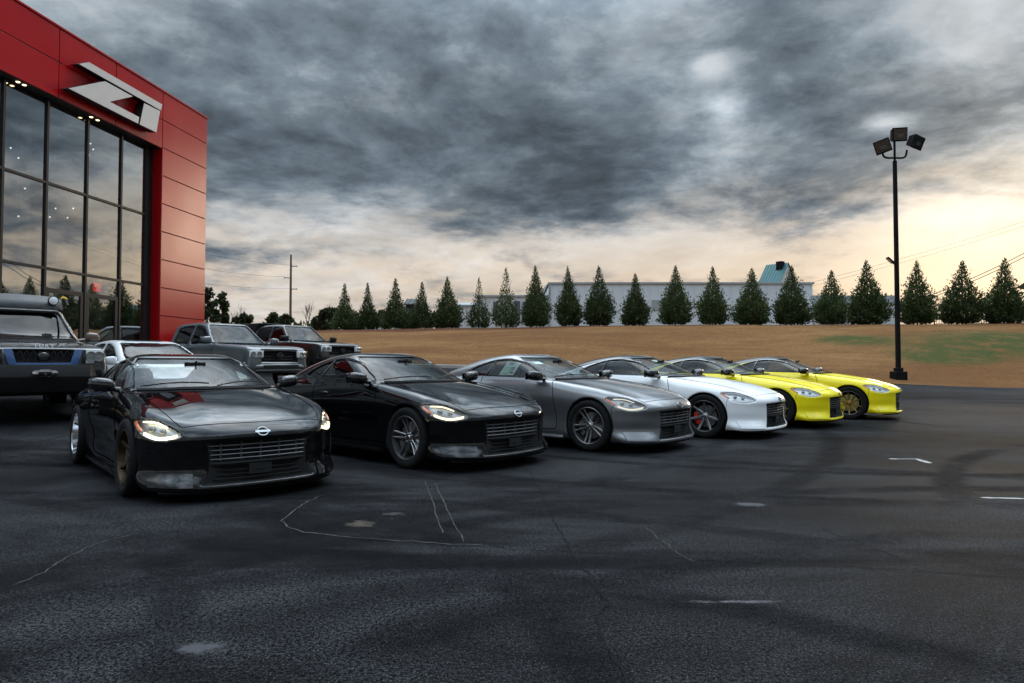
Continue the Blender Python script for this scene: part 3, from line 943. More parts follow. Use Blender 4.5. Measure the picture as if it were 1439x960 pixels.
# ---- wheels -----------------------------------------------------------------
def tyre_mesh(R=ZR, W=.262, rim=.243, n=56):
    h = W / 2
    prof = [(rim, -h * .82), (rim + .014, -h * .93), (R - .052, -h), (R - .022, -h * .985), (R - .006, -h * .86), (R, -h * .60), (R - .006, -h * .585), (R - .006, -h * .53), (R, -h * .515), (R + .0005, -h * .22),
            (R - .006, -h * .205), (R - .006, -h * .15), (R + .0005, -h * .135), (R + .0005, h * .135), (R - .006, h * .15), (R - .006, h * .205), (R + .0005, h * .22), (R, h * .515), (R - .006, h * .53), (R - .006, h * .585), (R, h * .60),
            (R - .006, h * .86), (R - .022, h * .985), (R - .052, h), (rim + .014, h * .93), (rim, h * .82)]
    b = MB().lathe(prof, n); return b.mesh('tyre', True, angle=50)
def rim_mesh(rim=.243, W=.262, lip=.012, dish=.0):
    h = W / 2
    prof = [(rim + .006, h * .84), (rim + .008, h * .90), (rim, h * .93), (rim - lip, h * .88), (rim - lip - .006, h * .70 - dish), (rim - .03, h * .1 - dish), (rim - .045, -h * .4), (rim - .02, -h * .88), (rim + .004, -h * .92)]
    return MB().lathe(prof, 56).mesh('rim', True, angle=35)
def spoke_mesh(kind, rim=.243, h=.131, depth=.03):
    b = MB()
    def bar(a0, a1, r0, r1, w0, w1, y0, y1, th):
        """spoke from (r0, angle a0) to (r1, angle a1)"""
        P0 = np.array((r0 * math.cos(a0), 0, r0 * math.sin(a0))); P1 = np.array((r1 * math.cos(a1), 0, r1 * math.sin(a1)))
        d = P1 - P0; d /= np.linalg.norm(d); s = np.array((-d[2], 0, d[0])); V = []
        for t in (0, .35, .7, 1):
            P = P0 + (P1 - P0) * t; w = w0 + (w1 - w0) * t; yy = y0 + (y1 - y0) * t ** 1.6
            for sy, sw in ((0, -1), (0, 1), (-1, 1.25), (-1, -1.25)):
                V.append(P + s * w * sw + np.array((0, yy + sy * th, 0)))
        F_ = []
        for i in range(3):
            for j in range(4): F_.append((i * 4 + j, i * 4 + (j + 1) % 4, (i + 1) * 4 + (j + 1) % 4, (i + 1) * 4 + j))
        F_ += [(0, 1, 2, 3), (15, 14, 13, 12)]
        b.add(V, F_)
    yh, yr = h - depth - .03, h - .018
    if kind == 'double5':
        for k in range(5):
            a = math.pi / 2 + k * 2 * math.pi / 5
            for s in (-1, 1):
                bar(a + s * .30, a + s * .155, .058, rim - .008, .011, .0105, yh, yr, .035)
    elif kind == 'six':
        for k in range(6):
            a = math.pi / 2 + k * math.pi / 3
            bar(a, a, .045, rim - .008, .024, .017, yh - .02, yr - .005, .03)
    elif kind == 'seven':
        for k in range(7):
            a = math.pi / 2 + k * 2 * math.pi / 7
            bar(a, a, .045, rim - .008, .022, .014, yh, yr, .03)
    elif kind == 'y10':
        for k in range(5):
            a = math.pi / 2 + k * 2 * math.pi / 5
            for s in (-1, 1):
                bar(a + s * .18, a + s * .30, .055, rim - .008, .012, .009, yh, yr, .032)
    elif kind == 'truck6':
        for k in range(6):
            a = math.pi / 2 + k * math.pi / 3
            bar(a, a, .05, rim - .01, .034, .026, yh + .01, yr - .01, .03)
    b.lathe([(.0001, yh + .012), (.026, yh + .012), (.030, yh + .004), (.062, yh + .0), (.070, yh - .02), (.070, yh - .06)], 28)
    for k in range(5):
        a = k * 2 * math.pi / 5 + .3
        c = (.046 * math.cos(a), yh, .046 * math.sin(a)); b.tube([(c[0], yh - .01, c[2]), (c[0], yh + .012, c[2])], .008, 6)
    return b.mesh('spokes', True, .0018, 1, 30)
def disc_mesh(r=.178):
    return MB().lathe([(.07, .035), (r, .035), (r, .010), (.07, .010)], 40).add([], []).mesh('disc', True, angle=40)
def caliper_mesh(r=.178):
    b = MB(); V = []; k = 9
    for i in range(k):
        a = math.radians(-34 + 68 * i / (k - 1))
        for rr, yy in ((r - .055, .062), (r + .012, .062), (r + .018, .02), (r + .012, -.015), (r - .055, -.015)):
            V.append((rr * math.cos(a), yy, rr * math.sin(a)))
    F_ = [(i * 5 + j, i * 5 + (j + 1) % 5, (i + 1) * 5 + (j + 1) % 5, (i + 1) * 5 + j) for i in range(k - 1) for j in range(5)]
    F_ += [(0, 1, 2, 3, 4), tuple(range(k * 5 - 1, k * 5 - 6, -1))]
    b.add(V, F_); return b.mesh('caliper', True, .004, 2, 30)
TYRE = tyre_mesh(); RIM = rim_mesh(); RIM_DEEP = rim_mesh(lip=.006, dish=.06); DISC = disc_mesh(); CALIPER = caliper_mesh()
SPOKES = {k: spoke_mesh(k) for k in ('double5', 'six', 'seven', 'y10')}
SPOKES['deep'] = spoke_mesh('six', depth=.085)

def add_wheel(root, x, s, zc, kind, m_spoke, m_rim, m_cal, steer=0.0, camber=0.0, yoff=.775, deep=False, cal_front=True, spin=0.0):
    w = empty('wheel', (x, s * yoff, zc), 0, root)
    w.rotation_euler = (camber * s, 0, steer + (0 if s > 0 else math.pi))
    link('tyre', TYRE, M['rubber'], w)
    link('rim', RIM_DEEP if deep else RIM, m_rim, w)
    link('spoke_set', SPOKES['deep' if deep else kind], m_spoke, w, rot=(0, spin, 0))
    link('brake_disc', DISC, M['disc'], w)
    a = (math.pi if (s > 0) == cal_front else 0.0)
    link('brake_caliper', CALIPER, m_cal, w, rot=(0, a + .3, 0))
    return w
# ---------------------------------------------------------------- the vehicles parked behind
def make_vehicle(sp, h=.024):
    """sp: body / cab side profiles, widths, openings -> dict of meshes (x forward from the front axle)"""
    body_d = poly_grid(smooth_poly(sp['body'], 4) if sp.get('smooth', True) else sp['body'], .5, .008)
    cab_d = poly_grid(smooth_poly(sp['cab'], 4) if sp.get('smooth', True) else sp['cab'], .5, .008)
    W = table1(*sp['width']); WZ = table1(*sp['widthz']); WB = sp['wb']; R = sp['R']; ra = sp['arch']
    zb = sp['belt']; tum = sp['tumble']; CW = sp['cabw']
    def fbody(x, y, z):
        s = y - W(x) * WZ(z)
        d = smax(body_d(x + sp['nose'] * y * y * (x > -.3) * np.clip((x + .3) / 1.0, 0, 1), z), s, sp.get('kb', .09))
        if 'bed' in sp:
            x0, x1, yb, z0 = sp['bed']
            c = np.maximum(np.maximum(np.maximum(x0 - x, x - x1), y - yb), z0 - z)
            d = smax(d, -c, .03)
        return d
    def cside(x, y, z): return (y - (CW - tum * np.maximum(z - zb, 0) - .12 * np.maximum(z - zb, 0) ** 2)) * .95
    def fcab(x, y, z):
        return smax(cab_d(x + sp['bow'] * y * y * np.clip((x - sp['cabmid']) / .6, 0, 1), z), cside(x, y, z), sp.get('kc', .10))
    def fsolid(x, y, z): return smin(fbody(x, y, z), fcab(x, y, z), .03)
    wins = [poly_grid(smooth_poly(p, 4), .4, .008) for p in sp['windows']]
    def cwin(x, y, z):
        d = wins[0](x, z)
        for w in wins[1:]: d = np.minimum(d, w(x, z))
        return np.maximum(d, .4 - y)
    x0, x1, z0, z1 = sp['shield']                           # slanted band: (x, z) from base to top
    sl = math.atan2(z1 - z0, x1 - x0); tx, tz = math.cos(sl), math.sin(sl)
    def cshield(x, y, z):
        xx = x + sp['bow'] * y * y
        u = (xx - x0) * tx + (z - z0) * tz; L = math.hypot(x1 - x0, z1 - z0)
        v = (xx - x0) * tz - (z - z0) * tx
        d = smax(np.maximum(-u, u - L), cside(x, y, z) + .075, .05)
        return np.maximum(d, np.abs(v) - .14)
    def ccabin(x, y, z):
        return np.maximum(fcab(x, y, z) + .06, sp['floor'] - z)
    def cwell(x, y, z):
        a = np.hypot(x, z - R) - ra; b = np.hypot(x + WB, z - R) - ra
        return np.maximum(np.minimum(a, b), sp['wellin'] - y)
    cuts = sp.get('cuts', [])                                # (x0, x1, y0, y1, z0, z1) boxes
    def cbox(x, y, z):
        d = np.full(np.shape(x), 9.0)
        for (a, b, c, e, g, k) in cuts:
            d = np.minimum(d, np.maximum(np.maximum(np.maximum(a - x, x - b), np.maximum(c - y, y - e)), np.maximum(g - z, z - k)))
        return d
    def ffinal(x, y, z):
        d = fsolid(x, y, z)
        c = np.maximum(np.minimum(cwin(x, y, z), cshield(x, y, z)), -(fcab(x, y, z) + .09))
        d = smax(d, -c, .012)
        d = np.maximum(d, -ccabin(x, y, z))
        d = smax(d, -cwell(x, y, z), .02)
        return smax(d, -cbox(x, y, z), .012) if cuts else d
    b0, b1 = sp['bx']
    V, F, N = mesh_implicit(ffinal, b0, b1, 1.05, .12, sp['top'] + .06, h, 3, .020, 2)
    C = V[F].mean(1); x, y, z = C.T; ay = np.abs(y)
    s0 = fsolid(x, ay, z); cut = s0 < -.012
    well = cut & (np.minimum(np.hypot(x, z - R), np.hypot(x + WB, z - R)) < ra + .05) & (ay > sp['wellin'] - .04)
    box = cut & ~well & (cbox(x, ay, z) < .03)
    inner = cut & ~well & ~box
    out = ~cut
    cab = out & (fcab(x, ay, z) < fbody(x, ay, z))
    D = dict(body=submesh('body', V, F, N, out & ~cab), cab=submesh('cab', V, F, N, cab), wheel_arch_liner=submesh('liner', V, F, N, well),
             cabin_lining=submesh('cabin', V, F, N, inner), recess=submesh('recess', V, F, N, box))
    V, F, N = mesh_implicit(lambda a, b, c: fcab(a, b, c) + .018, b0, b1, 1.0, zb - .1, sp['top'] + .06, .035, 3, .04, 12)
    C = V[F].mean(1); x, y, z = C.T; ay = np.abs(y)
    ws = cshield(x, ay, z) < .035
    D['windshield'] = submesh('windshield', V, F, N, ws)
    for i, w in enumerate(wins):
        for k, s in (('l', 1), ('r', -1)):
            D['win%d_%s' % (i, k)] = submesh('window', V, F, N, (w(x, z) < .035) & (ay > .4) & (y * s > 0) & ~ws)
    D['_f'] = fsolid
    return D

def drape_side(f, pts, s, off=0.0):
    return [(p[0], s * (p[1] + off), p[2]) for p in (solve_axis(f, (a, 0, b), 1, 1.15, .2) for a, b in pts)]

def truck_wheel(root, x, s, R, mesh_tyre, mesh_rim, mesh_spoke, y, m):
    w = empty('wheel', (x, s * y, R), 0, root); w.rotation_euler = (0, 0, 0 if s > 0 else math.pi)
    link('tyre', mesh_tyre, M['rubber'], w); link('rim', mesh_rim, m, w); link('spoke_set', mesh_spoke, m, w)
    link('brake_disc', DISC, M['disc'], w)

def seats_dash(root, f_dash, seats):
    (xd, zd, w) = f_dash
    b = MB(); b.box((xd - .45, -w, zd - .35), (xd, w, zd)); link('dashboard', b.mesh('dash', True, .05), M['cabin'], root)
    for (xs, ys, zs) in seats:
        b = MB(); b.box((xs - .25, ys - .25, zs), (xs + .25, ys + .25, zs + .18)); b.box((xs - .38, ys - .24, zs + .1), (xs - .2, ys + .24, zs + .66)); b.box((xs - .40, ys - .13, zs + .68), (xs - .29, ys + .13, zs + .88))
        link('seat', b.mesh('seat', True, .05), M['leather'], root)
    b = MB(); c = np.array((xd - .5, .37, zd - .02))
    b.tube([c + .18 * (math.cos(q) * np.array((0, 1, 0)) + math.sin(q) * np.array((-.4, 0, .9))) for q in np.linspace(0, 2 * math.pi, 22, endpoint=False)], .016, 6, closed=True)
    link('steering_wheel', b.mesh('sw', True), M['leather'], root)

def mirror_pod(root, x, y, z, s, m, big=1.0, parent=None):
    b = MB(); V = []; nu, nv = 12, 16
    for i in range(nu + 1):
        t = -1 + 2 * i / nu; rr = (1 - abs(t) ** 4) ** .5
        for j in range(nv):
            q = 2 * math.pi * j / nv; e = lambda c_: math.copysign(abs(c_) ** .6, c_)
            V.append((x + rr * .075 * big * e(math.cos(q)) - .015 * t, s * (y + t * .12 * big), z + rr * .082 * big * e(math.sin(q)) * (1 - .12 * t)))
    b.add(V, [(i * nv + j, (i + 1) * nv + j, (i + 1) * nv + (j + 1) % nv, i * nv + (j + 1) % nv) for i in range(nu) for j in range(nv)])
    b.tube([(x + .02, s * (y - .24), z - .07), (x, s * (y - .08), z - .04)], .03, 6)
    mi = link('mirror', b.mesh('mirror', True, angle=70), m, root)
    b = MB(); b.box((x - .078 * big, s * (y - .085 * big), z - .075 * big), (x - .071 * big, s * (y + .105 * big), z + .075 * big)); link('mirror_glass', b.mesh('mg'), M['chrome'], mi)

def lamp_unit(root, f, c, size, s, m_in, yaw=0.35):
    """rectangular head lamp: bowl, two reflectors, lens"""
    (x, y, z), (w, hh) = c, size
    x = float(solve_axis(f, (0, y, z), 0, 1.3, .2)[0]) + .035
    e = empty('headlight', (x, s * y, z), s * yaw, root)
    b = MB(); b.box((-.10, -w, -hh), (-.015, w, hh)); link('bowl', b.mesh('bowl', True, .012), m_in, e)
    for q in (-.45, .42):
        b = MB().lathe([(.0001, .005), (hh * .45, 0.0), (hh * .72, .012), (hh * .75, -.02)], 16, 'x')
        for i, p in enumerate(b.v): b.v[i] = (p[0] - .006, p[1] + q * w, p[2])
        link('reflector', b.mesh('refl', True), M['projector'], e)
    b = MB(); b.box((-.02, -w * 1.03, -hh * 1.05), (.022, w * 1.03, hh * 1.05)); link('lens', b.mesh('lens', True, .014, 3), M['lens'], e)
    return e

TT = tyre_mesh(.385, .265, .222); TR = rim_mesh(.222, .265); TS = spoke_mesh('truck6', .222)
ST = tyre_mesh(.325, .225, .225); SR = rim_mesh(.225, .225); SS = spoke_mesh('y10', .225, .112)
BIGT = tyre_mesh(.42, .29, .215); BIGR = rim_mesh(.215, .29); BIGS = spoke_mesh('truck6', .215, .145)

def pickup_spec():
    return dict(
        body=[(.93, .50), (.96, .78), (.93, 1.00), (.78, 1.10), (.2, 1.155), (-.4, 1.19), (-.85, 1.21), (-1.6, 1.20), (-2.5, 1.19), (-2.62, 1.20), (-2.75, 1.235), (-3.6, 1.235), (-4.25, 1.235), (-4.33, 1.20), (-4.35, .8), (-4.32, .55), (-3.9, .46), (-2.6, .44), (-1.2, .42), (0, .44), (.7, .42)],
        cab=[(-.62, 1.12), (-.98, 1.40), (-1.34, 1.70), (-1.52, 1.785), (-2.0, 1.815), (-2.6, 1.80), (-2.92, 1.765), (-3.02, 1.60), (-3.06, 1.2), (-3.0, 1.0), (-2.0, .95), (-1.0, 1.0)],
        width=([-4.4, -4.2, -3.2, -1.5, -.4, 0, .5, .8, 1.0], [.90, .915, .925, .915, .925, .93, .915, .875, .82]),
        widthz=([.2, .4, .6, .85, 1.05, 1.2, 1.4], [.90, .955, .99, 1.0, .985, .945, .88]),
        wb=3.2, R=.385, arch=.45, belt=1.18, tumble=.30, cabw=.845, nose=.10, bow=.16, cabmid=-1.9, bed=(-4.25, -3.14, .76, .75),
        windows=[[(-1.02, 1.225), (-1.30, 1.50), (-1.56, 1.66), (-1.90, 1.70), (-1.93, 1.45), (-1.93, 1.225), (-1.5, 1.22)],
                 [(-2.06, 1.23), (-2.05, 1.5), (-2.03, 1.70), (-2.45, 1.69), (-2.74, 1.64), (-2.80, 1.45), (-2.82, 1.235), (-2.4, 1.23)]],
        shield=(-.72, -1.40, 1.21, 1.745), floor=.75, wellin=.60, bx=(-4.45, 1.08), top=1.84,
        cuts=[(.80, 1.1, -1, .54, .68, 1.03)])

def front_truck(root, D, P, dark_grille, badge=True, amber=False):
    link('body', D['body'], P, root); link('cab', D['cab'], P, root)
    link('wheel_arch_liner', D['wheel_arch_liner'], M['liner'], root); link('cabin_lining', D['cabin_lining'], M['cabin'], root)
    g = link('grille', D['recess'], M['trim'], root)
    link('windshield', D['windshield'], M['glass_front'], root)
    for k in D:
        if k.startswith('win') and k != 'windshield' and D[k]: link('side_window', D[k], M['glass_dark'] if '1_' in k else M['glass_side'], root)

def build_pickup(name, pose, label, P, topper=False, amber=False, m_lamp='lamp_bowl_bright'):
    x, y, t = pose
    root = empty(name, (x, y, ground_z(x, y)), t); tag(root, label, 'pickup')
    D = PK; f = D['_f']
    front_truck(root, D, P, None)
    gx = .90
    # grille surround, bars, badge
    b = MB(); 
    b.tube([(gx - .02, -.515, 1.0), (gx + .02, 0, 1.015), (gx - .02, .515, 1.0), (gx - .03, .50, .72), (gx + .02, 0, .70), (gx - .03, -.50, .72)], .020, 6, closed=True); link('grille_frame', b.mesh('gf', True), M['trim'], root)
    for zz in (.79, .86, .93):
        b = MB(); b.tube([(gx - .035 - .08 * q * q, q, zz) for q in np.linspace(-.46, .46, 9)], .014, 5); link('grille_bar', b.mesh('gb', True), M['trim'], root)
    b = MB(); c = np.array((gx + .02, 0, .90)); b.tube([c + np.array((0, .075 * math.cos(q), .062 * math.sin(q))) for q in np.linspace(0, 2 * math.pi, 20, endpoint=False)], .010, 6, closed=True); b.box((gx + .01, -.10, .888), (gx + .032, .10, .912)); link('badge', b.mesh('badge', True), M['grille_bar'], root)
    # bumper
    b = MB(); pts = [(.93 - .22 * q ** 4, q * .90, .60) for q in np.linspace(-1, 1, 15)]
    for dz, rr in ((0, .07), (-.09, .06), (.075, .05)): b.tube([(p[0] - abs(dz) * .3, p[1], p[2] + dz) for p in pts], rr, 8)
    link('front_bumper', b.mesh('bump', True, angle=80), M['bump_grey'] if not topper else M['trim'], root)
    b = MB(); b.box((.90, -.52, .585), (1.005, .52, .645)); link('air_intake', b.mesh('ai', False, .01), M['liner'], root)
    for s in (1, -1):
        lamp_unit(root, f, (.79, .70, .92), (.17, .085), s, M[m_lamp], .38)
        if amber:
            b = MB(); b.box((.80, s * .62, .74), (.86, s * .80, .79)); link('fog_lamp', b.mesh('fog', False, .01), M['fog_amber'], root)
        mirror_pod(root, -.80, 1.03, 1.30, s, P if not topper else M['trim'], 1.15)
        truck_wheel(root, 0, s, .385, TT, TR, TS, .80, M['alloy_grey']); truck_wheel(root, -3.2, s, .385, TT, TR, TS, .80, M['alloy_grey'])
        b = MB()
        for pts in (dense([(-.74, 1.19), (-.70, .85), (-.66, .52), (-1.9, .50)], .08), dense([(-2.0, 1.21), (-1.99, .9), (-1.98, .5), (-2.7, .5), (-2.74, .85), (-2.98, 1.21)], .08)):
            b.tube(drape_side(f, pts, s), .006, 4)
        tag(link('panel_gap', b.mesh('gap', True), M['seam'], root), kind='stuff')
        for xx in (-1.78, -2.6):
            b = MB(); b.tube(drape_side(f, [(xx + .09, 1.09), (xx, 1.095), (xx - .09, 1.09)], s, .015), .016, 6); link('handle', b.mesh('h', True), P, root)
        # black arch trim
        for xc in (0, -3.2):
            b = MB(); pts = [(xc + .455 * math.cos(a), .385 + .455 * math.sin(a)) for a in np.linspace(.1, math.pi - .1, 15)]
            b.tube(drape_side(f, [p for p in pts if p[1] < 1.0], s, -.004), .022, 6)
            link('arch_trim', b.mesh('at', True), M['trim'], root)
    b = MB(); b.tube([(-.66 - .16 * q * q, q, 1.225) for q in np.linspace(-.74, .74, 11)], .022, 6)
    link('cowl', b.mesh('cowl', True), M['trim'], root)
    seats_dash(root, (-.85, 1.16, .72), [(-1.75, .38, .72), (-1.75, -.38, .72)])
    return root, f

def build_sedan():
    sp = dict(
        body=[(.92, .35), (.95, .55), (.90, .70), (.5, .80), (0, .87), (-.5, .93), (-.9, .95), (-1.8, .95), (-2.8, .97), (-3.4, .98), (-3.62, .93), (-3.68, .65), (-3.6, .35), (-3.2, .22), (-1.4, .18), (0, .2), (.6, .2)],
        cab=[(-.55, .90), (-1.0, 1.13), (-1.45, 1.34), (-1.85, 1.425), (-2.3, 1.435), (-2.75, 1.38), (-3.15, 1.18), (-3.4, .98), (-3.0, .85), (-1.8, .8)],
        width=([-3.8, -3.5, -2.7, -1.5, -.4, 0, .5, .8, 1.0], [.74, .84, .91, .90, .905, .91, .88, .80, .68]),
        widthz=([.1, .3, .5, .7, .9, 1.05], [.90, .965, .99, 1.0, .955, .88]),
        wb=2.75, R=.325, arch=.36, belt=.96, tumble=.42, cabw=.815, nose=.16, bow=.22, cabmid=-2.0,
        windows=[[(-1.10, .985), (-1.35, 1.13), (-1.62, 1.27), (-1.9, 1.345), (-2.02, 1.345), (-2.03, 1.15), (-2.03, .99), (-1.6, .985)],
                 [(-2.14, .992), (-2.13, 1.2), (-2.12, 1.345), (-2.45, 1.335), (-2.75, 1.27), (-2.98, 1.13), (-2.95, 1.01), (-2.5, .995)]],
        shield=(-.72, -1.62, .975, 1.375), floor=.55, wellin=.58, bx=(-3.8, 1.08), top=1.46, cuts=[])
    D = make_vehicle(sp)
    x, y, t = -6.013, 12.505, -.68
    root = empty('sedan', (x, y, ground_z(x, y)), t); tag(root, 'white sedan with a dark sunroof parked between the black coupe and the showroom', 'car')
    P = M['p_white2']; f = D['_f']
    link('body', D['body'], P, root); link('roof', D['cab'], P, root); link('wheel_arch_liner', D['wheel_arch_liner'], M['liner'], root); link('cabin_lining', D['cabin_lining'], M['cabin'], root)
    link('windshield', D['windshield'], M['glass_front'], root)
    for k in D:
        if k.startswith('win') and k != 'windshield' and D[k]: link('side_window', D[k], M['glass_dark'], root)
    b = MB(); b.box((-2.35, -.36, 1.432), (-1.85, .36, 1.447)); link('sunroof', b.mesh('sr', True, .006), M['gloss_black'], root)
    for s in (1, -1):
        mirror_pod(root, -1.0, .95, 1.03, s, P, .95)
        lamp_unit(root, f, (.66, .66, .66), (.17, .06), s, M['lamp_bowl_bright'], .6)
        truck_wheel(root, 0, s, .325, ST, SR, SS, .79, M['alloy_silver']); truck_wheel(root, -2.75, s, .325, ST, SR, SS, .79, M['alloy_silver'])
        b = MB()
        for pts in (dense([(-.95, .96), (-.72, .7), (-.70, .35), (-2.0, .34)], .08), dense([(-2.08, .98), (-2.06, .6), (-2.04, .34)], .08)): b.tube(drape_side(f, pts, s), .004, 4)
        tag(link('panel_gap', b.mesh('gap', True), M['seam'], root), kind='stuff')
    seats_dash(root, (-.95, .93, .66), [(-1.8, .37, .45), (-1.8, -.37, .45)])
    b = MB(); b.box((.92, -.45, .38), (.975, .45, .60)); link('grille', b.mesh('gr', True, .02), M['trim'], root)

def build_suv():
    sp = dict(
        body=[(.90, .70), (.93, .95), (.87, 1.14), (.74, 1.215), (.2, 1.29), (-.4, 1.34), (-.8, 1.37), (-1.6, 1.36), (-3.0, 1.36), (-3.45, 1.36), (-3.52, 1.1), (-3.52, .72), (-3.3, .60), (-2.6, .58), (-1.2, .56), (0, .58), (.6, .62)],
        cab=[(-.55, 1.27), (-.92, 1.54), (-1.26, 1.87), (-1.44, 1.97), (-1.9, 2.02), (-2.3, 2.07), (-3.1, 2.09), (-3.38, 2.03), (-3.48, 1.78), (-3.52, 1.33), (-3.2, 1.1), (-1.8, 1.1)],
        width=([-3.6, -3.4, -2.7, -1.5, -.4, 0, .5, .8, 1.0], [.88, .91, .92, .91, .92, .925, .915, .90, .86]),
        widthz=([.3, .5, .7, .95, 1.15, 1.3, 1.5], [.90, .955, .99, 1.0, .985, .95, .9]),
        wb=2.7, R=.42, arch=.49, belt=1.34, tumble=.26, cabw=.85, nose=.04, bow=.14, cabmid=-1.9,
        windows=[[(-1.0, 1.38), (-1.22, 1.64), (-1.44, 1.86), (-1.8, 1.91), (-1.82, 1.63), (-1.82, 1.38), (-1.4, 1.375)],
                 [(-1.95, 1.38), (-1.94, 1.68), (-1.93, 1.91), (-2.4, 1.94), (-2.62, 1.92), (-2.62, 1.58), (-2.6, 1.38), (-2.2, 1.38)]],
        shield=(-.66, -1.32, 1.375, 1.925), floor=.85, wellin=.58, bx=(-3.62, 1.08), top=2.12, cuts=[(.78, 1.1, -1, .44, .96, 1.165)])
    D = make_vehicle(sp); f = D['_f']
    x, y, t = -8.10, 11.40, -.80
    root = empty('off_road_vehicle', (x, y, ground_z(x, y)), t)
    tag(root, 'lifted dark off-road wagon with blue grille surround and steel winch bumper by the showroom', 'suv')
    P = M['p_graphite']
    front_truck(root, D, P, None)
    for s in (1, -1):
        # bright grille surround: two slanted blades and a sill
        b = MB(); b.obox((.945, s * .44, 1.06), (.02, .055, .125), np.array([[1, 0, 0], [0, 1, s * .28], [0, 0, 1]], float)); link('grille_blade', b.mesh('gbl', True, .008), M['blue_trim'], root)
        lamp_unit(root, f, (.88, .715, 1.07), (.14, .115), s, M['lamp_bowl_bright'], .22)
        b = MB(); b.box((.80, s * .53, .955), (.935, s * .58, 1.18)); link('lamp_pillar', b.mesh('lp', True, .01), P, root)
        mirror_pod(root, -.75, 1.03, 1.44, s, M['mirror_tan'], 1.05)
        truck_wheel(root, 0, s, .42, BIGT, BIGR, BIGS, .80, M['alloy_black']); truck_wheel(root, -2.7, s, .42, BIGT, BIGR, BIGS, .80, M['alloy_black'])
        b = MB()
        for pts in (dense([(-.66, 1.27), (-.64, .95), (-.6, .65), (-1.8, .63)], .08), dense([(-1.88, 1.29), (-1.87, .95), (-1.86, .63)], .08)): b.tube(drape_side(f, pts, s), .006, 4)
        tag(link('panel_gap', b.mesh('gap', True), M['seam'], root), kind='stuff')
        # roof lamp on the rack corner
        b = MB().lathe([(.0001, .03), (.05, .028), (.085, .012), (.09, -.01), (.075, -.06), (.02, -.09)], 20, 'x')
        rl = link('roof_lamp', b.mesh('rl', True), M['trim'], root, loc=(-1.30, s * .50, 2.13))
        b = MB().lathe([(.0001, .034), (.045, .033), (.072, .022)], 18, 'x'); link('lens', b.mesh('rll', True), M['lamp_bowl_bright'], rl)
        b = MB(); b.tube([(.96, s * .36, .78), (1.03, s * .36, .78), (1.03, s * .36, .70), (.96, s * .36, .70)], .016, 6); link('tow_hook', b.mesh('th', True), M['trim'], root)
        b = MB(); b.tube([(-1.1, s * .70, 2.03), (-1.45, s * .72, 2.17), (-3.2, s * .72, 2.21), (-3.3, s * .72, 2.07)], .022, 7); link('rack_rail', b.mesh('rr', True), M['trim'], root)
        b = MB(); b.tube([(.72, s * .28, 1.235), (.72, s * .28, 1.25)], .016, 8); link('hood_pin', b.mesh('hp', True), M['chrome'], root)
    b = MB(); b.box((.93, -.42, .925), (.965, .42, .962)); link('grille_sill', b.mesh('gs', True, .008), M['blue_trim'], root)
    for i in range(9):
        b = MB(); q = -.36 + i * .09; b.tube([(.905, q - .04, .965), (.91, q + .04, 1.15)], .008, 4); b.tube([(.905, q + .04, .965), (.91, q - .04, 1.15)], .008, 4); link('grille_mesh', b.mesh('gm', True), M['trim'], root)
    b = MB().lathe([(.0001, .02), (.07, .018), (.085, 0), (.085, -.02)], 22, 'x'); link('badge', b.mesh('bd', True), M['gloss_black'], root, loc=(.925, 0, 1.065), scale=(1, 1, .8))
    # roof wind deflector / rack front
    b = MB(); V = []
    for q in np.linspace(-.66, .66, 13):
        V += [(-1.26 - .12 * q * q, q, 1.97), (-1.44 - .12 * q * q, q, 2.23 - .06 * (abs(q) / .66) ** 4)]
    b.add(V, [(2 * i, 2 * i + 2, 2 * i + 3, 2 * i + 1) for i in range(12)])
    me = b.mesh('defl', True); o = link('wind_deflector', me, M['deflector'], root); md = o.modifiers.new('s', 'SOLIDIFY'); md.thickness = .02
    # steel bumper with winch plate
    b = MB(); b.prism([(.80, .44), (.98, .50), (1.05, .74), (1.0, .93), (.80, .95)], lambda u, v, tt: (u, tt, v), -.62, .62)
    for s in (1, -1):
        V = [(.80, s * .62, .44), (.98, s * .62, .50), (1.05, s * .62, .74), (1.0, s * .62, .93), (.8, s * .62, .95), (.55, s * .97, .60), (.60, s * .97, .64), (.66, s * .97, .76), (.62, s * .97, .92), (.55, s * .97, .93)]
        b.add(V, [(0, 1, 6, 5), (1, 2, 7, 6), (2, 3, 8, 7), (3, 4, 9, 8), (4, 0, 5, 9), (5, 6, 7, 8, 9)])
    link('steel_bumper', b.mesh('sb', True, .012, 2, 20), M['trim'], root)
    b = MB(); b.prism([(-.17, -.02), (-.14, -.045), (-.08, -.045), (-.06, -.06), (.06, -.06), (.08, -.045), (.14, -.045), (.17, -.02), (.17, .02), (.14, .045), (.08, .045), (.06, .06), (-.06, .06), (-.08, .045), (-.14, .045), (-.17, .02)], lambda u, v, tt: (tt, u, v), 0, .03)
    fl = link('fairlead', b.mesh('fl', True, .005), M['alloy_silver'], root, loc=(1.045, 0, .80))
    b = MB(); b.box((.031, -.09, -.022), (.036, .09, .022)); b.tube([(.02, 0, 0), (.07, 0, -.02), (.07, 0, -.05)], .018, 6); link('hook', b.mesh('hk', True, .004), M['trim'], fl)
    # hood lettering
    cu = bpy.data.curves.new('letters', 'FONT'); cu.body = 'FURY'; cu.size = .088; cu.align_x = 'CENTER'; cu.extrude = .004; cu.space_character = 1.35
    o = bpy.data.objects.new('lettering', cu); COL.objects.link(o); dg = bpy.context.evaluated_depsgraph_get(); me = bpy.data.meshes.new_from_object(o.evaluated_get(dg)); bpy.data.objects.remove(o)
    link('lettering', me, M['letters'], root, loc=(.966, 0, 1.206), rot=(math.pi / 2 - .15, 0, math.pi / 2))
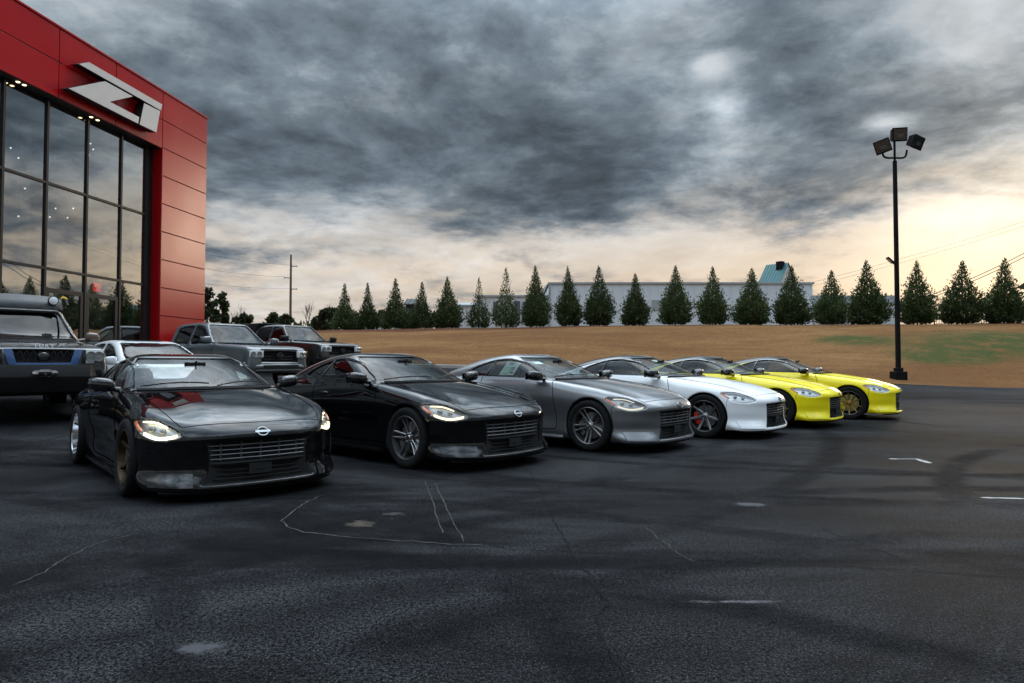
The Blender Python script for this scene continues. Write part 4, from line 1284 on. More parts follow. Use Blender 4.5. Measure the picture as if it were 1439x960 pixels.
    b = MB(); b.tube([(-.62 - .14 * q * q, q, 1.385) for q in np.linspace(-.76, .76, 11)], .022, 6); link('cowl', b.mesh('cowl', True), M['trim'], root)
    for q0, q1 in ((-.62, -.02), (.08, .62)):
        b = MB(); b.tube([(-.66 - .14 * q * q - .03, q, 1.435) for q in np.linspace(q0, q1, 6)], .011, 5); link('wiper', b.mesh('wp', True), M['trim'], root)
    seats_dash(root, (-.88, 1.33, .74), [(-1.7, .38, .82), (-1.7, -.38, .82)])

M['bump_grey'] = paint('bumper_grey', (.13, .135, .14), .5, .4, dust=.05)
M['p_truck'] = paint('paint_truck_grey', (.085, .095, .104), .25, .4, .1, dust=.03)
M['p_green'] = paint('paint_dark_green', (.010, .016, .014), .2, .35, dust=.03)
M['p_graphite'] = paint('paint_graphite', (.010, .0105, .0115), .3, .4, dust=.04, lowdust=.06)
M['p_white2'] = paint('paint_white_sedan', (.62, .63, .64), .0, .35, dust=.02)
M['blue_trim'] = paint('paint_blue_trim', (.05, .12, .28), .1, .4)
M['mirror_tan'] = paint('paint_mirror', (.10, .06, .045), .3, .4)
M['deflector'] = simple('deflector_grey', (.06, .062, .065), .5, var=.2)
M['letters'] = simple('white_letters', (.75, .75, .76), .4)
M['fog_amber'] = glow('fog_amber', (1.0, .55, .06), .5)
# ---------------------------------------------------------------- the lot and the land behind it
def sp_(t, k=3.0): return np.log1p(np.exp(np.minimum(np.asarray(t, float) * k, 60))) / k
def ground_z(x, y):
    """the lot is level round the coupes and climbs gently towards the showroom"""
    q = -.63 * (np.asarray(x, float) + .59) + .776 * (np.asarray(y, float) - 8.2)
    r = .06 * sp_(q - 3.6) - .032 * sp_(q - 16.0)
    return float(r) if np.ndim(r) == 0 else r
def y_edge(x): return 33.4 - .095 * np.clip(x, -40, 45)
def y_row(x): return 56.3 - .09 * np.clip(x, -40, 60)
def z_crest(x): return 4.05 + .014 * np.clip(np.asarray(x, float), -30, 6)
def terrain_z(x, y):
    x = np.asarray(x, float); y = np.asarray(y, float)
    ye, yr = y_edge(x), y_row(x) - 1.2
    g = ground_z(x, np.minimum(y, ye))
    t = np.clip((y - ye) / (yr - ye), 0, 1)
    s = t * t * (3 - 2 * t) * .55 + t * .45
    bump = .10 * np.sin(x * .23 + 1.3) * np.sin(y * .31) + .05 * np.sin(x * .61 + y * .43)
    z = np.where(y > ye, g + (z_crest(x) - g) * s + bump * np.clip(t * 4, 0, 1) * np.clip((1 - t) * 4, .3, 1), g - .05 - .5 * np.clip((ye - y) / 5, 0, 1))
    far = np.clip((y - yr) / 40, 0, 1)
    return np.where(y > yr, z_crest(x) + bump * .3 - .9 * far, z)

def grid_mesh(name, xs, ys, zf):
    X, Y = np.meshgrid(xs, ys, indexing='ij'); Z = zf(X, Y)
    V = np.stack([X, Y, Z], -1).reshape(-1, 3); a, b = len(xs), len(ys)
    i, j = np.meshgrid(np.arange(a - 1), np.arange(b - 1), indexing='ij'); i = i.ravel(); j = j.ravel()
    return mesh_np(name, V, np.stack([i * b + j, (i + 1) * b + j, (i + 1) * b + j + 1, i * b + j + 1], 1), True)

def asphalt_mat():
    m, n = mat('asphalt')
    geo = n.new('ShaderNodeNewGeometry'); P = geo.outputs['Position']
    x, y, z = n.sep(P)
    big = n.noise(P, .16, 4, .55); med = n.noise(P, .8, 6, .62, .6); fine = n.noise(P, 9, 5, .7)
    g1 = n.noise(P, 52, 3, .7); g2 = n.noise(P, 115, 2, .7)
    base = n.mix(n.sstep(big, .35, .68), (.0062, .0064, .0070, 1), (.0140, .0144, .0154, 1))
    # worn pale film where the sealer has gone, in streaky patches
    st = n.vm('MULTIPLY', P, (.50, 1.2, 1)); wr = n.noise(st, .50, 9, .70, .9)
    patch = n.sstep(wr, .40, .64)
    worn = n.m('MULTIPLY', patch, n.sstep(n.m('ADD', n.m('MULTIPLY', g1, .6), n.m('MULTIPLY', g2, .4)), .44, .58))
    base = n.mix(n.m('MULTIPLY', worn, .90), base, (.060, .061, .066, 1))
    # aggregate showing through the binder everywhere
    agg = n.m('MULTIPLY', n.sstep(g2, .585, .68), n.lin(patch, 0, 1, .55, 1.0))
    base = n.mix(n.m('MULTIPLY', agg, .8), base, (.135, .137, .145, 1))
    pit = n.sstep(g1, .45, .36)
    base = n.mix(n.m('MULTIPLY', pit, .75), base, (.004, .004, .0045, 1))
    grit = g1; grit2 = g2
    # tyre marks: arcs of rubber (centre x, y, radius, half width, strength)
    dark = None
    for (cx, cy, r, w, k) in ((5.2, 15.8, 10.2, .15, 1), (5.2, 15.8, 8.65, .15, 1), (-3.5, -4.0, 8.6, .16, .9), (-3.5, -4.0, 10.15, .16, .9), (4.4, -2.5, 7.3, .18, .9), (4.4, -2.5, 8.9, .18, .9),
                              (12.0, 2.0, 7.4, .18, .9), (12.0, 2.0, 9.0, .18, .9), (9.0, 20.5, 14.0, .2, .8), (2.0, -9.0, 13.2, .2, .8), (2.0, -9.0, 14.8, .2, .8), (14, 14, 6.2, .14, .8), (14, 14, 7.7, .14, .8), (-9, 16, 13.5, .2, .8), (-9, 16, 15.0, .2, .8), (-6.5, 1.0, 5.4, .16, .9), (-6.5, 1.0, 7.0, .16, .9)):
        dd = n.m('SQRT', n.m('ADD', n.m('POWER', n.m('SUBTRACT', x, cx), 2.0), n.m('POWER', n.m('SUBTRACT', y, cy), 2.0)))
        dd = n.m('ADD', dd, n.lin(med, 0, 1, -.10, .10))
        t = n.m('MULTIPLY', n.sstep(n.m('ABSOLUTE', n.m('SUBTRACT', dd, r)), w * 1.2, w * .3), k * .8)
        dark = t if dark is None else n.m('MAXIMUM', dark, t)
    dark = n.m('MULTIPLY', dark, n.m('MULTIPLY', n.sstep(n.noise(P, .33, 6, .7), .36, .56), n.lin(n.noise(P, 14, 4, .7), .3, .7, .45, 1.0)))
    base = n.mix(n.m('MULTIPLY', dark, .92), base, (.0042, .0042, .005, 1))
    # scraped pale spots
    def spot(cx, cy, rx, ry, col, k=.9, th=.46):
        nonlocal base
        u = n.m('DIVIDE', n.m('SUBTRACT', x, cx), rx); v = n.m('DIVIDE', n.m('SUBTRACT', y, cy), ry)
        q = n.m('ADD', n.m('MULTIPLY', u, u), n.m('MULTIPLY', v, v))
        e = n.m('SUBTRACT', n.m('EXPONENT', n.m('MULTIPLY', q, -1.0)), n.lin(n.noise(P, 11, 9, .82), .28, .72, -.1, 1.15))
        base = n.mix(n.m('MULTIPLY', n.sstep(e, .0, .45), k), base, (*col, 1))
    spot(-1.30, 2.86, .17, .08, (.075, .075, .08)); spot(-1.12, 5.02, .16, .14, (.08, .068, .055)); spot(-.93, 5.35, .12, .07, (.06, .06, .06)); spot(1.15, 3.40, .34, .03, (.10, .095, .10)); spot(2.0, 5.7, .22, .12, (.09, .09, .095))
    rough = n.lin(worn, 0, 1, .55, .80)
    rough = n.m('ADD', rough, n.m('MULTIPLY', dark, .15))
    spec = n.m('MULTIPLY', n.m('SUBTRACT', 1.0, n.m('MULTIPLY', dark, .85)), n.lin(big, .3, .7, .004, .020))
    h = n.m('ADD', n.m('MULTIPLY', grit2, .7), n.m('ADD', n.m('MULTIPLY', grit, .5), n.m('MULTIPLY', fine, .6)))
    b = pbsdf(n, base, rough, 0, spec, normal=n.bump(h, .7, .02))
    n.nt.links.new(b.outputs[0], n.out.inputs[0])
    return m
def turf_mat():
    m, n = mat('dry_turf')
    geo = n.new('ShaderNodeNewGeometry'); P = geo.outputs['Position']; x, y, z = n.sep(P)
    a = n.noise(n.vm('MULTIPLY', P, (.35, 1, 2.0)), .22, 6, .65, .4); b_ = n.noise(n.vm('MULTIPLY', P, (.45, 1.6, 2.2)), .8, 7, .72); c = n.noise(P, 14, 3, .7)
    col = n.mix(n.sstep(a, .32, .68), (.135, .061, .021, 1), (.215, .112, .042, 1))
    col = n.mix(n.m('MULTIPLY', n.sstep(b_, .42, .66), .65), col, (.125, .056, .020, 1))
    c2 = n.noise(P, 4.2, 5, .75); f = n.m('MULTIPLY', n.lin(c, .2, .8, .82, 1.18), n.lin(c2, .3, .7, .70, 1.28)); col = n.mix(1.0, col, n.comb(f, f, f), 'MULTIPLY')
    # greener patches low on the bank by the lamp post
    def ell(cx, cy, rx, ry):
        u = n.m('DIVIDE', n.m('SUBTRACT', x, cx), rx); v = n.m('DIVIDE', n.m('SUBTRACT', y, cy), ry)
        return n.m('EXPONENT', n.m('MULTIPLY', n.m('ADD', n.m('MULTIPLY', u, u), n.m('MULTIPLY', v, v)), -1.0))
    g = n.m('ADD', n.m('ADD', ell(22.2, 44.5, 2.2, 1.6), ell(32, 43.0, 8.0, 4.0)), ell(25.5, 39.5, 3.0, 2.0))
    g = n.m('MULTIPLY', n.sstep(g, .2, .9), n.sstep(n.noise(P, .7, 8, .78), .32, .54))
    col = n.mix(n.m('MULTIPLY', g, .85), col, (.036, .058, .014, 1))
    # bark mulch and bare clay along the tree row
    yr = n.m('SUBTRACT', y, n.m('SUBTRACT', 56.3, n.m('MULTIPLY', x, .09)))
    mu = n.m('ADD', n.m('ABSOLUTE', n.m('ADD', yr, .6)), n.lin(n.noise(P, .5, 5, .65), 0, 1, -1.5, 1.5))
    left = n.sstep(x, 14, -4)
    col = n.mix(n.sstep(mu, n.fmix(left, 2.0, 6.0), n.fmix(left, 1.0, 3.2)), col, (.080, .030, .013, 1))
    bs = pbsdf(n, col, .95, 0, .1, normal=n.bump(n.m('ADD', c, n.m('MULTIPLY', c2, 2.0)), .6, .10))
    n.nt.links.new(bs.outputs[0], n.out.inputs[0]); return m
M['asphalt'] = asphalt_mat(); M['turf'] = turf_mat()
M['kerb'] = simple('kerb_concrete', (.34, .32, .29), .85, var=.2, scale=3, bumpy=.3)
M['crack'] = simple('crack', (.007, .007, .008), .95, spec=.1); M['sand'] = simple('crack_sand', (.036, .034, .032), .95, var=.5, scale=4)
M['road_paint'] = simple('road_paint', (.26, .265, .27), .7, var=.35, scale=14)

lx = np.concatenate([np.arange(-70, -24, 2.0), np.arange(-24, 34, 1.0), np.arange(34, 62, 2.0)])
tt = np.concatenate([np.linspace(0, 1, 60) ** 1.0])
X, T = np.meshgrid(lx, tt, indexing='ij')
Y = -14 + (y_edge(X) + 14) * T
V = np.stack([X, Y, ground_z(X, Y)], -1).reshape(-1, 3); a, b_ = len(lx), len(tt)
I, J = np.meshgrid(np.arange(a - 1), np.arange(b_ - 1), indexing='ij'); I = I.ravel(); J = J.ravel()
lot = link('parking_lot', mesh_np('lot', V, np.stack([I * b_ + J, (I + 1) * b_ + J, (I + 1) * b_ + J + 1, I * b_ + J + 1], 1)), M['asphalt'])
tag(lot, kind='structure')
xs = np.concatenate([np.linspace(-2500, -120, 14), np.linspace(-100, -32, 18), np.arange(-30, 50, .8), np.linspace(52, 110, 16), np.linspace(140, 2500, 14)])
ys = np.concatenate([np.linspace(-300, -20, 8), np.linspace(-15, 22, 14), np.arange(24, 66, .6), np.linspace(68, 130, 14), np.linspace(160, 4000, 14)])
ter = link('ground', grid_mesh('ground', xs, ys, terrain_z), M['turf']); tag(ter, kind='structure')

def gpt(px, py):
    p = unproj(px, py, 1.0); d = p - Vector((0, 0, CAM_H)); k = CAM_H / -d.z
    return np.array((d.x * k, d.y * k))
def ribbon(name, pts, w, m, lift=.004, jag=.012, seed=1, step=.035):
    r = random.Random(seed); P = dense([gpt(*p) for p in pts], step); V = []; off = 0
    for i, p in enumerate(P):
        t = P[min(i + 1, len(P) - 1)] - P[max(i - 1, 0)]; t = t / (np.linalg.norm(t) + 1e-9); nn = np.array((-t[1], t[0]))
        off = off * .8 + r.uniform(-jag, jag); ww = w * r.uniform(.35, 1.4) * (.3 if i in (0, len(P) - 1) else 1)
        for s in (-1, 1):
            q = p + nn * (off + s * ww / 2); V.append((q[0], q[1], ground_z(q[0], q[1]) + lift))
    F_ = [(2 * i, 2 * i + 1, 2 * i + 3, 2 * i + 2) for i in range(len(P) - 1)]
    return link(name, mesh_np(name, np.array(V), F_, False), m, lot)
ribbon('crack', [(742, 660), (757, 690), (770, 715), (790, 755), (807, 785), (827, 815), (855, 845), (840, 870), (852, 900), (870, 930), (883, 962), (890, 1000)], .011, M['crack'], seed=3)
ribbon('crack', [(452, 697), (425, 709), (404, 722), (396, 733), (405, 742), (430, 748), (475, 754), (565, 760), (645, 765), (680, 768)], .013, M['sand'], seed=4)
ribbon('crack', [(690, 769), (720, 773), (770, 774), (840, 777), (920, 783), (1000, 787), (1090, 792), (1200, 797), (1390, 810), (1480, 815)], .008, M['crack'], seed=5)
ribbon('crack', [(1150, 740), (1185, 755), (1250, 780), (1285, 792)], .008, M['crack'], seed=6)
ribbon('crack', [(597, 675), (608, 705), (622, 750)], .008, M['sand'], seed=7, jag=.004)
ribbon('crack', [(612, 680), (630, 718), (651, 762)], .008, M['sand'], seed=8, jag=.004)
ribbon('crack', [(20, 822), (60, 805), (90, 785), (120, 770), (160, 757), (190, 750)], .010, M['sand'], seed=9)
ribbon('crack', [(0, 640), (60, 628), (100, 620), (160, 614)], .03, M['crack'], seed=10, jag=.004)
ribbon('crack', [(905, 740), (935, 760), (950, 775), (975, 790)], .007, M['sand'], seed=12)
ribbon('painted_line', [(1249, 645.5), (1288, 645.5), (1307, 651.5)], .07, M['road_paint'], .005, .002, 13, .05)
ribbon('painted_line', [(1378, 700), (1420, 701), (1470, 702)], .05, M['road_paint'], .005, .002, 14, .05)
# kerb along the far side of the lot
kb = MB(); kx = np.arange(-30, 4.1, 1.0)
for i in range(len(kx) - 1):
    x0, x1 = kx[i], kx[i + 1]
    V = []
    for xx in (x0 + .006, x1 - .006):
        ye = float(y_edge(xx)); zz = ground_z(xx, ye)
        V += [(xx, ye - .02, zz - .2), (xx, ye + .0, zz + .14), (xx, ye + .03, zz + .16), (xx, ye + .2, zz + .16), (xx, ye + .2, zz - .2)]
    k = MB().add(V, [(0, 5, 6, 1), (1, 6, 7, 2), (2, 7, 8, 3), (3, 8, 9, 4), (0, 1, 2, 3, 4), (9, 8, 7, 6, 5)])
    if i == 0: kerb = tag(empty('kerb'), kind='structure')
    link('kerb_stone', k.mesh('kerb'), M['kerb'], kerb)
# dry grass tufts on the bank
def tufts():
    N_ = 14000
    x = nrng.uniform(-12, 44, N_); t = nrng.uniform(0, 1, N_) ** 1.3
    y = y_edge(x) + .1 + t * (y_row(x) - y_edge(x) + .5); z = terrain_z(x, y)
    hgt = nrng.uniform(.02, .06, N_); w = nrng.uniform(.03, .07, N_); a = nrng.uniform(0, 6.28, N_)
    lean = nrng.normal(0, .16, (N_, 2)); dx, dy = np.cos(a) * w, np.sin(a) * w
    V = np.empty((N_, 3, 3)); V[:, 0] = np.stack([x - dx, y - dy, z - .02], 1); V[:, 1] = np.stack([x + dx, y + dy, z - .02], 1); V[:, 2] = np.stack([x + lean[:, 0], y + lean[:, 1], z + hgt], 1)
    o = link('grass', mesh_np('tufts', V.reshape(-1, 3), np.arange(N_ * 3).reshape(-1, 3), False), M['straw']); tag(o, 'short dry straw coloured grass on the bank', 'grass', kind='stuff')
def leafmat(name, a, b, c, rough=.6, trans=.15):
    m, n = mat(name)
    geo = n.new('ShaderNodeNewGeometry'); r = geo.outputs['Random Per Island']
    col = n.ramp(r, [(0, a), (.5, b), (1, c)], 'LINEAR')
    oi = n.new('ShaderNodeObjectInfo'); f = n.lin(oi.outputs['Random'], 0, 1, .82, 1.18); col = n.mix(1.0, col, n.comb(f, f, f), 'MULTIPLY')
    b_ = pbsdf(n, col, rough, 0, .25)
    tl = n.new('ShaderNodeBsdfTranslucent'); n.put(tl, 0, col)
    mx = n.new('ShaderNodeMixShader'); n.put(mx, 0, trans); n.nt.links.new(b_.outputs[0], mx.inputs[1]); n.nt.links.new(tl.outputs[0], mx.inputs[2])
    n.nt.links.new(mx.outputs[0], n.out.inputs[0]); return m
M['straw'] = leafmat('straw', (.18, .085, .030), (.22, .115, .042), (.28, .155, .062), .9, .3)
M['conifer'] = leafmat('conifer', (.026, .046, .018), (.050, .078, .028), (.098, .112, .042), trans=.3)
M['pine'] = leafmat('pine', (.018, .034, .014), (.032, .052, .020), (.058, .066, .026))
M['shrub'] = leafmat('shrub', (.022, .036, .014), (.040, .056, .022), (.075, .075, .030))
M['bark'] = simple('bark', (.085, .062, .045), .9, var=.35, scale=5, bumpy=.6, bscale=12)
M['twig'] = simple('twig', (.075, .058, .045), .9)

def sprays(C, D, L, W, rg):
    """leaf sprays: kite-shaped blades at C pointing along D"""
    n_ = len(C); D = D / (np.linalg.norm(D, axis=1, keepdims=True) + 1e-9)
    r = rg.normal(size=(n_, 3)); S = np.cross(D, r); S /= np.linalg.norm(S, axis=1, keepdims=True) + 1e-9
    U = np.cross(S, D)
    V = np.empty((n_, 4, 3)); L = L[:, None]; W = W[:, None]
    V[:, 0] = C; V[:, 1] = C + D * L * .45 + S * W + U * L * .08; V[:, 2] = C + D * L; V[:, 3] = C + D * L * .45 - S * W + U * L * .08
    return V.reshape(-1, 3), np.arange(n_ * 4).reshape(-1, 4)
def conifer_crown(seed, n_=4200, thin=.0, spire=0.0):
    """unit height 1, unit half width 1 at the widest: dense skirt, open pointed top that lets the sky through"""
    rg = np.random.default_rng(seed)
    h = rg.beta(1.2, 1.7, n_ * 3)
    keep = rg.uniform(0, 1, n_ * 3) < np.interp(h, [0, .32, .50, .75, 1.0], [1, 1 - thin * .3, .62 - thin, .42 - thin * .8, .5]); h = h[keep][:n_]; n2 = len(h)
    hs = [0, .05, .14, .28, .45, .62, .78, .90, 1.0]
    prof = np.interp(h, hs, np.array([.62, .86, .97, 1.0, .82, .56, .32, .15, .015]) * (1 - spire) + np.array([.80, .97, 1.0, .86, .52, .36, .25, .14, .02]) * spire)
    a = rg.uniform(0, 2 * math.pi, n2)
    lump = .97 + .14 * np.sin(a * 3 + h * 11 + seed) + .11 * np.sin(a * 4 - h * 19 + seed * 2) + .09 * np.sin(a * 7 + h * 37 + seed)
    # sprays gather on branches that stand out in uneven tiers, more clearly so towards the top
    br = np.clip(.5 + .5 * np.cos(h * 2 * math.pi * 11 + 2.6 * np.sin(a * 2 + seed) + 1.3 * np.sin(a * 5)), 0, 1)
    rr = prof * lump * rg.uniform(0, 1, n2) ** .42 * (1 - .38 * (1 - br) * np.clip((h - .25) * 2.2, .15, 1))
    tips = rg.uniform(0, 1, n2) < .10
    rr = np.where(tips, prof * lump * rg.uniform(.95, 1.28, n2), rr)
    C = np.stack([np.cos(a) * rr, np.sin(a) * rr, .02 + h * .96], 1)
    return C, a, h, rg
def make_conifer(seed, H=5.0, R=1.5, n_=4200, thin=.0, spire=0.0):
    C, a, h, rg = conifer_crown(seed, n_, thin, spire)
    C = C * (R, R, H)
    D = np.stack([np.cos(a), np.sin(a), np.full(len(a), .55) + h * 1.3], 1) + rg.normal(0, .45, (len(a), 3))
    V, F_ = sprays(C, D, rg.uniform(.15, .34, len(a)) * (1.1 - .6 * h), rg.uniform(.04, .085, len(a)) * (1.15 - .65 * h), rg)
    cr = mesh_np('crown', V, F_, False)
    b = MB(); b.tube([(0, 0, -.1), (.02, 0, H * .3), (-.01, .02, H * .7), (0, 0, H * .98)], [.09, .07, .035, .006], 7)
    for k in range(26):
        q = rng.uniform(0, 6.28); hh = H * rng.uniform(.06, .85); ln = R * .8 * float(np.interp(hh / H, [0, .15, .5, 1], [.8, .95, .7, .05]))
        b.tube([(0, 0, hh), (math.cos(q) * ln * .6, math.sin(q) * ln * .6, hh + ln * .25), (math.cos(q) * ln, math.sin(q) * ln, hh + ln * .55)], [.02, .012, .004], 4)
    return cr, b.mesh('trunk', True)
CONS = [make_conifer(s, 5.0, r, n_, th, sp) for s, r, n_, th, sp in ((1, 1.5, 6200, 0, .1), (2, 1.45, 6200, .04, .25), (3, 1.55, 6200, .08, 0), (4, 1.35, 4300, .16, .8), (5, 1.3, 2300, .30, .55))]
ROW = [  # picture x, tip y, foot y, half width px, variant, label
    (484, 399, 468, 19, 3, 'slim conifer beside the dark bushes at the low end of the tree row'),
    (517, 398, 468, 19, 3, 'second conifer from the low end of the tree row'),
    (556, 392, 467, 22, 3, 'third conifer from the low end of the row, beside a dark shed roof'),
    (592, 397, 466, 20, 3, 'fourth conifer from the low end of the row, just past the dark shed roof'),
    (630, 390, 466, 21, 1, 'bushy conifer standing before the lowest pale annex'),
    (673, 391, 464, 19, 4, 'thin see-through conifer in front of the corner of the pale annex'),
    (711, 377, 463, 21, 4, 'tall ragged conifer in front of the middle of the pale annex'),
    (754, 375, 462, 22, 0, 'broad conifer covering the step between annex and metal hall'),
    (800, 376, 460, 22, 1, 'first conifer in front of the metal hall after its corner'),
    (842, 374, 459, 22, 2, 'second conifer in front of the metal hall, above the grey coupe'),
    (893, 385, 458, 22, 1, 'shortest conifer in front of the metal hall'),
    (949, 375, 457, 24, 0, 'fourth conifer in front of the metal hall, above the white coupe'),
    (1001, 375, 456, 24, 2, 'conifer in front of the metal hall just before the teal roof begins'),
    (1056, 378, 455, 27, 1, 'conifer whose tip covers the eave of the teal roof'),
    (1112, 375, 455, 27, 0, 'conifer in front of the white gable of the teal roofed house'),
    (1168, 380, 454, 28, 2, 'conifer over the low wall, next after the teal roofed house'),
    (1221, 367, 454, 28, 1, 'tall conifer just before the lamp post, opposite its small side light'),
    (1289, 368, 453, 28, 0, 'tall conifer just past the lamp post'),
    (1352, 367, 453, 30, 2, 'conifer before the picket fence, second after the lamp post'),
    (1411, 364, 453, 31, 1, 'last conifer of the row, before the picket fence at the picture edge')]
def add_conifer(px, ty, fy, hw, var, label, k):
    Y0 = 56.3
    for _ in range(4):
        p = unproj(px, fy, Y0); Y0 = float(y_row(p.x))
    top = unproj(px, ty, Y0)
    z0 = float(terrain_z(p.x, Y0)); H = top.z - z0; w = hw / F_PX * Y0
    root = empty('conifer_tree', (p.x, Y0, z0), rng.uniform(0, 6.28)); tag(root, label, 'tree', 'conifers planted along the bank')
    wr_ = (1.0, .93, 1.06, .97, 1.04, .95, 1.02)[k % 7]; root.rotation_euler = (rng.uniform(-.025, .025), rng.uniform(-.025, .025), root.rotation_euler.z)
    cr, tr = CONS[var]; base = (1.5, 1.45, 1.55, 1.35, 1.3)[var]
    sc = (w / base * wr_ * .84, w / base * wr_ * .84, H / 5.0 * 1.03)
    link('crown', cr, M['conifer'], root, scale=sc); link('trunk', tr, M['bark'], root, scale=sc)
for k, r in enumerate(ROW): add_conifer(*r, k)

def blob_crown(seed, lobes, n_, size=.3, flat=1.0):
    """leaf clumps over a set of ellipsoid lobes (cx, cy, cz, r)"""
    rg = np.random.default_rng(seed); L = np.array(lobes, float); w = L[:, 3] ** 2; idx = rg.choice(len(L), n_, p=w / w.sum())
    d = rg.normal(size=(n_, 3)); d /= np.linalg.norm(d, axis=1, keepdims=True)
    rr = L[idx, 3] * (rg.uniform(0, 1, n_) ** .4) * (1 + .18 * np.sin(d[:, 0] * 7 + idx) * np.sin(d[:, 2] * 6 + seed))
    C = L[idx, :3] + d * rr[:, None] * (1, 1, flat)
    D = d + rg.normal(0, .6, (n_, 3)) + (0, 0, .3)
    return sprays(C, D, rg.uniform(.5, 1.2, n_) * size, rg.uniform(.16, .34, n_) * size, rg)
def leafy(name, px, ty, fy, depth, hw, label, seed, m='shrub', kind='bush', cat='bush', group=None):
    p = unproj(px, fy, depth); z0 = float(terrain_z(p.x, p.y)); top = unproj(px, ty, depth).z; H = max(top - z0, .5); w = hw / F_PX * depth
    rr = random.Random(seed); lobes = []
    if kind == 'bush':
        for i in range(9): lobes.append((rr.uniform(-.6, .6) * w, rr.uniform(-.6, .6) * w, H * rr.uniform(.2, .72), rr.uniform(.28, .42) * min(w, H)))
        lobes.append((0, 0, H * .72, .28 * min(w, H)))
    else:                                                   # pine: open plates of needles on a visible stem
        for i in range(13):
            t = i / 12; q = rr.uniform(0, 6.28); r_ = w * (.85 - .65 * t) * rr.uniform(.4, 1)
            lobes.append((math.cos(q) * r_, math.sin(q) * r_, H * (.35 + .6 * t), w * rr.uniform(.22, .38) * (1.1 - .5 * t)))
    V, F_ = blob_crown(seed, lobes, 2600 if kind == 'bush' else 2400, .30 * depth / 80 * 1.2, .8 if kind == 'bush' else .6)
    root = empty(name, (p.x, p.y, z0)); tag(root, label, cat, group)
    link('crown', mesh_np('crown', V, F_, False), M[m], root)
    b = MB(); b.tube([(0, 0, -.2), (.03 * w, 0, H * .4), (0, .02 * w, H * .9)], [max(.04 * w, .05), .03 * w, .008], 6)
    for i in range(7):
        l = lobes[i]; b.tube([(0, 0, l[2] * .6), (l[0] * .6, l[1] * .6, l[2] * .85), l[:3]], [.02 * w, .014 * w, .005], 4)
    link('trunk', b.mesh('trunk', True), M['bark'], root)
def bare_tree(px, ty, fy, depth, label, seed, spread=.45):
    p = unproj(px, fy, depth); z0 = float(terrain_z(p.x, p.y)); H = unproj(px, ty, depth).z - z0
    rr = random.Random(seed); b = MB(); tw = MB()
    def grow(P, d, L, r, lvl):
        d = d / np.linalg.norm(d); Q = P + d * L; mid = P + d * L * .5 + np.array([rr.uniform(-.05, .05) * L for _ in range(3)])
        (b if lvl == 0 else tw).tube([P, mid, Q], [r, r * .8, r * .55], 5 if lvl < 2 else 3)
        if lvl >= 4: return
        for i in range(3 if lvl < 2 else 3):
            nd = d + np.array((rr.uniform(-1, 1) * spread, rr.uniform(-1, 1) * spread, rr.uniform(0, .35)))
            grow(P + d * L * rr.uniform(.55, 1.0), nd, L * rr.uniform(.55, .75), r * .55, lvl + 1)
    grow(np.zeros(3), np.array((.02, 0, 1.0)), H * .36, H * .016, 0)
    root = empty('bare_tree', (p.x, p.y, z0)); tag(root, label, 'tree', 'leafless trees behind the lot')
    link('trunk', b.mesh('trunk', True), M['twig'], root); link('crown', tw.mesh('crown', True), M['twig'], root)
leafy('pine_tree', 291, 404, 452, 62, 18, 'dark pine right against the corner of the red showroom', 21, 'pine', 'pine', 'tree')
leafy('pine_tree', 311, 411, 452, 64, 15, 'lighter open pine a step away from the showroom corner', 22, 'pine', 'pine', 'tree')
leafy('bush', 342, 432, 456, 66, 13, 'small round bush between the pines and the utility pole', 23)
leafy('bush', 384, 431, 462, 68, 13, 'dark bush beside the utility pole, on the showroom side', 24)
leafy('bush', 402, 434, 464, 67, 13, 'dark bush covering the foot of the utility pole', 25)
leafy('bush', 462, 424, 468, 62, 16, 'big dark bush left of the first conifer of the row', 26)
leafy('bush', 446, 440, 468, 64, 11, 'low bush under the leafless tree', 27)
leafy('bush', 500, 436, 468, 60, 13, 'dark undergrowth between the two lowest conifers of the row', 28)
leafy('bush', 536, 430, 468, 60, 14, 'dark undergrowth between the second and third conifer of the row', 29)
leafy('bush', 574, 438, 467, 60, 13, 'dark undergrowth under the shed roof', 30)
leafy('bush', 612, 436, 466, 60, 12, 'dark undergrowth before the fifth conifer of the row', 33)
bare_tree(433, 405, 462, 75, 'leafless tree with fine upright twigs between utility pole and conifers', 31)
bare_tree(462, 410, 462, 82, 'smaller leafless tree behind the big dark bush', 32)
bare_tree(331, 417, 458, 85, 'faint leafless tree between the pines and the utility pole', 34)
# the wood beyond the right-hand side of the lot: one dark mass, seen in the showroom glass
rgw = random.Random(5); lob = []
for i in range(60):
    q = math.radians(41 + 38 * i / 59); d_ = 78 + rgw.uniform(-7, 7); H_ = rgw.uniform(6, 12.5)
    for k in range(5): lob.append((math.sin(q) * d_ + rgw.uniform(-2.5, 2.5), math.cos(q) * d_ + rgw.uniform(-2.5, 2.5), 3 + H_ * (.18 + .17 * k), 3.4 - .45 * k))
V, F_ = blob_crown(9, lob, 26000, 1.3, .9)
o = link('wood', mesh_np('wood', V, F_, False), M['shrub']); tag(o, 'dark mass of trees beyond the end of the lot', 'trees', kind='stuff')
lob = []
for i in range(50):
    xx = -110 + 70 * i / 49; 
    for k in range(3): lob.append((xx + rgw.uniform(-2, 2), 150 + rgw.uniform(-8, 8), 3 + 2.2 * k, 4.5 - k))
V, F_ = blob_crown(10, lob, 9000, 1.7, .8)
o = link('wood', mesh_np('wood2', V, F_, False), M['shrub']); tag(o, 'far line of woodland low on the horizon behind the utility pole', 'trees', kind='stuff')
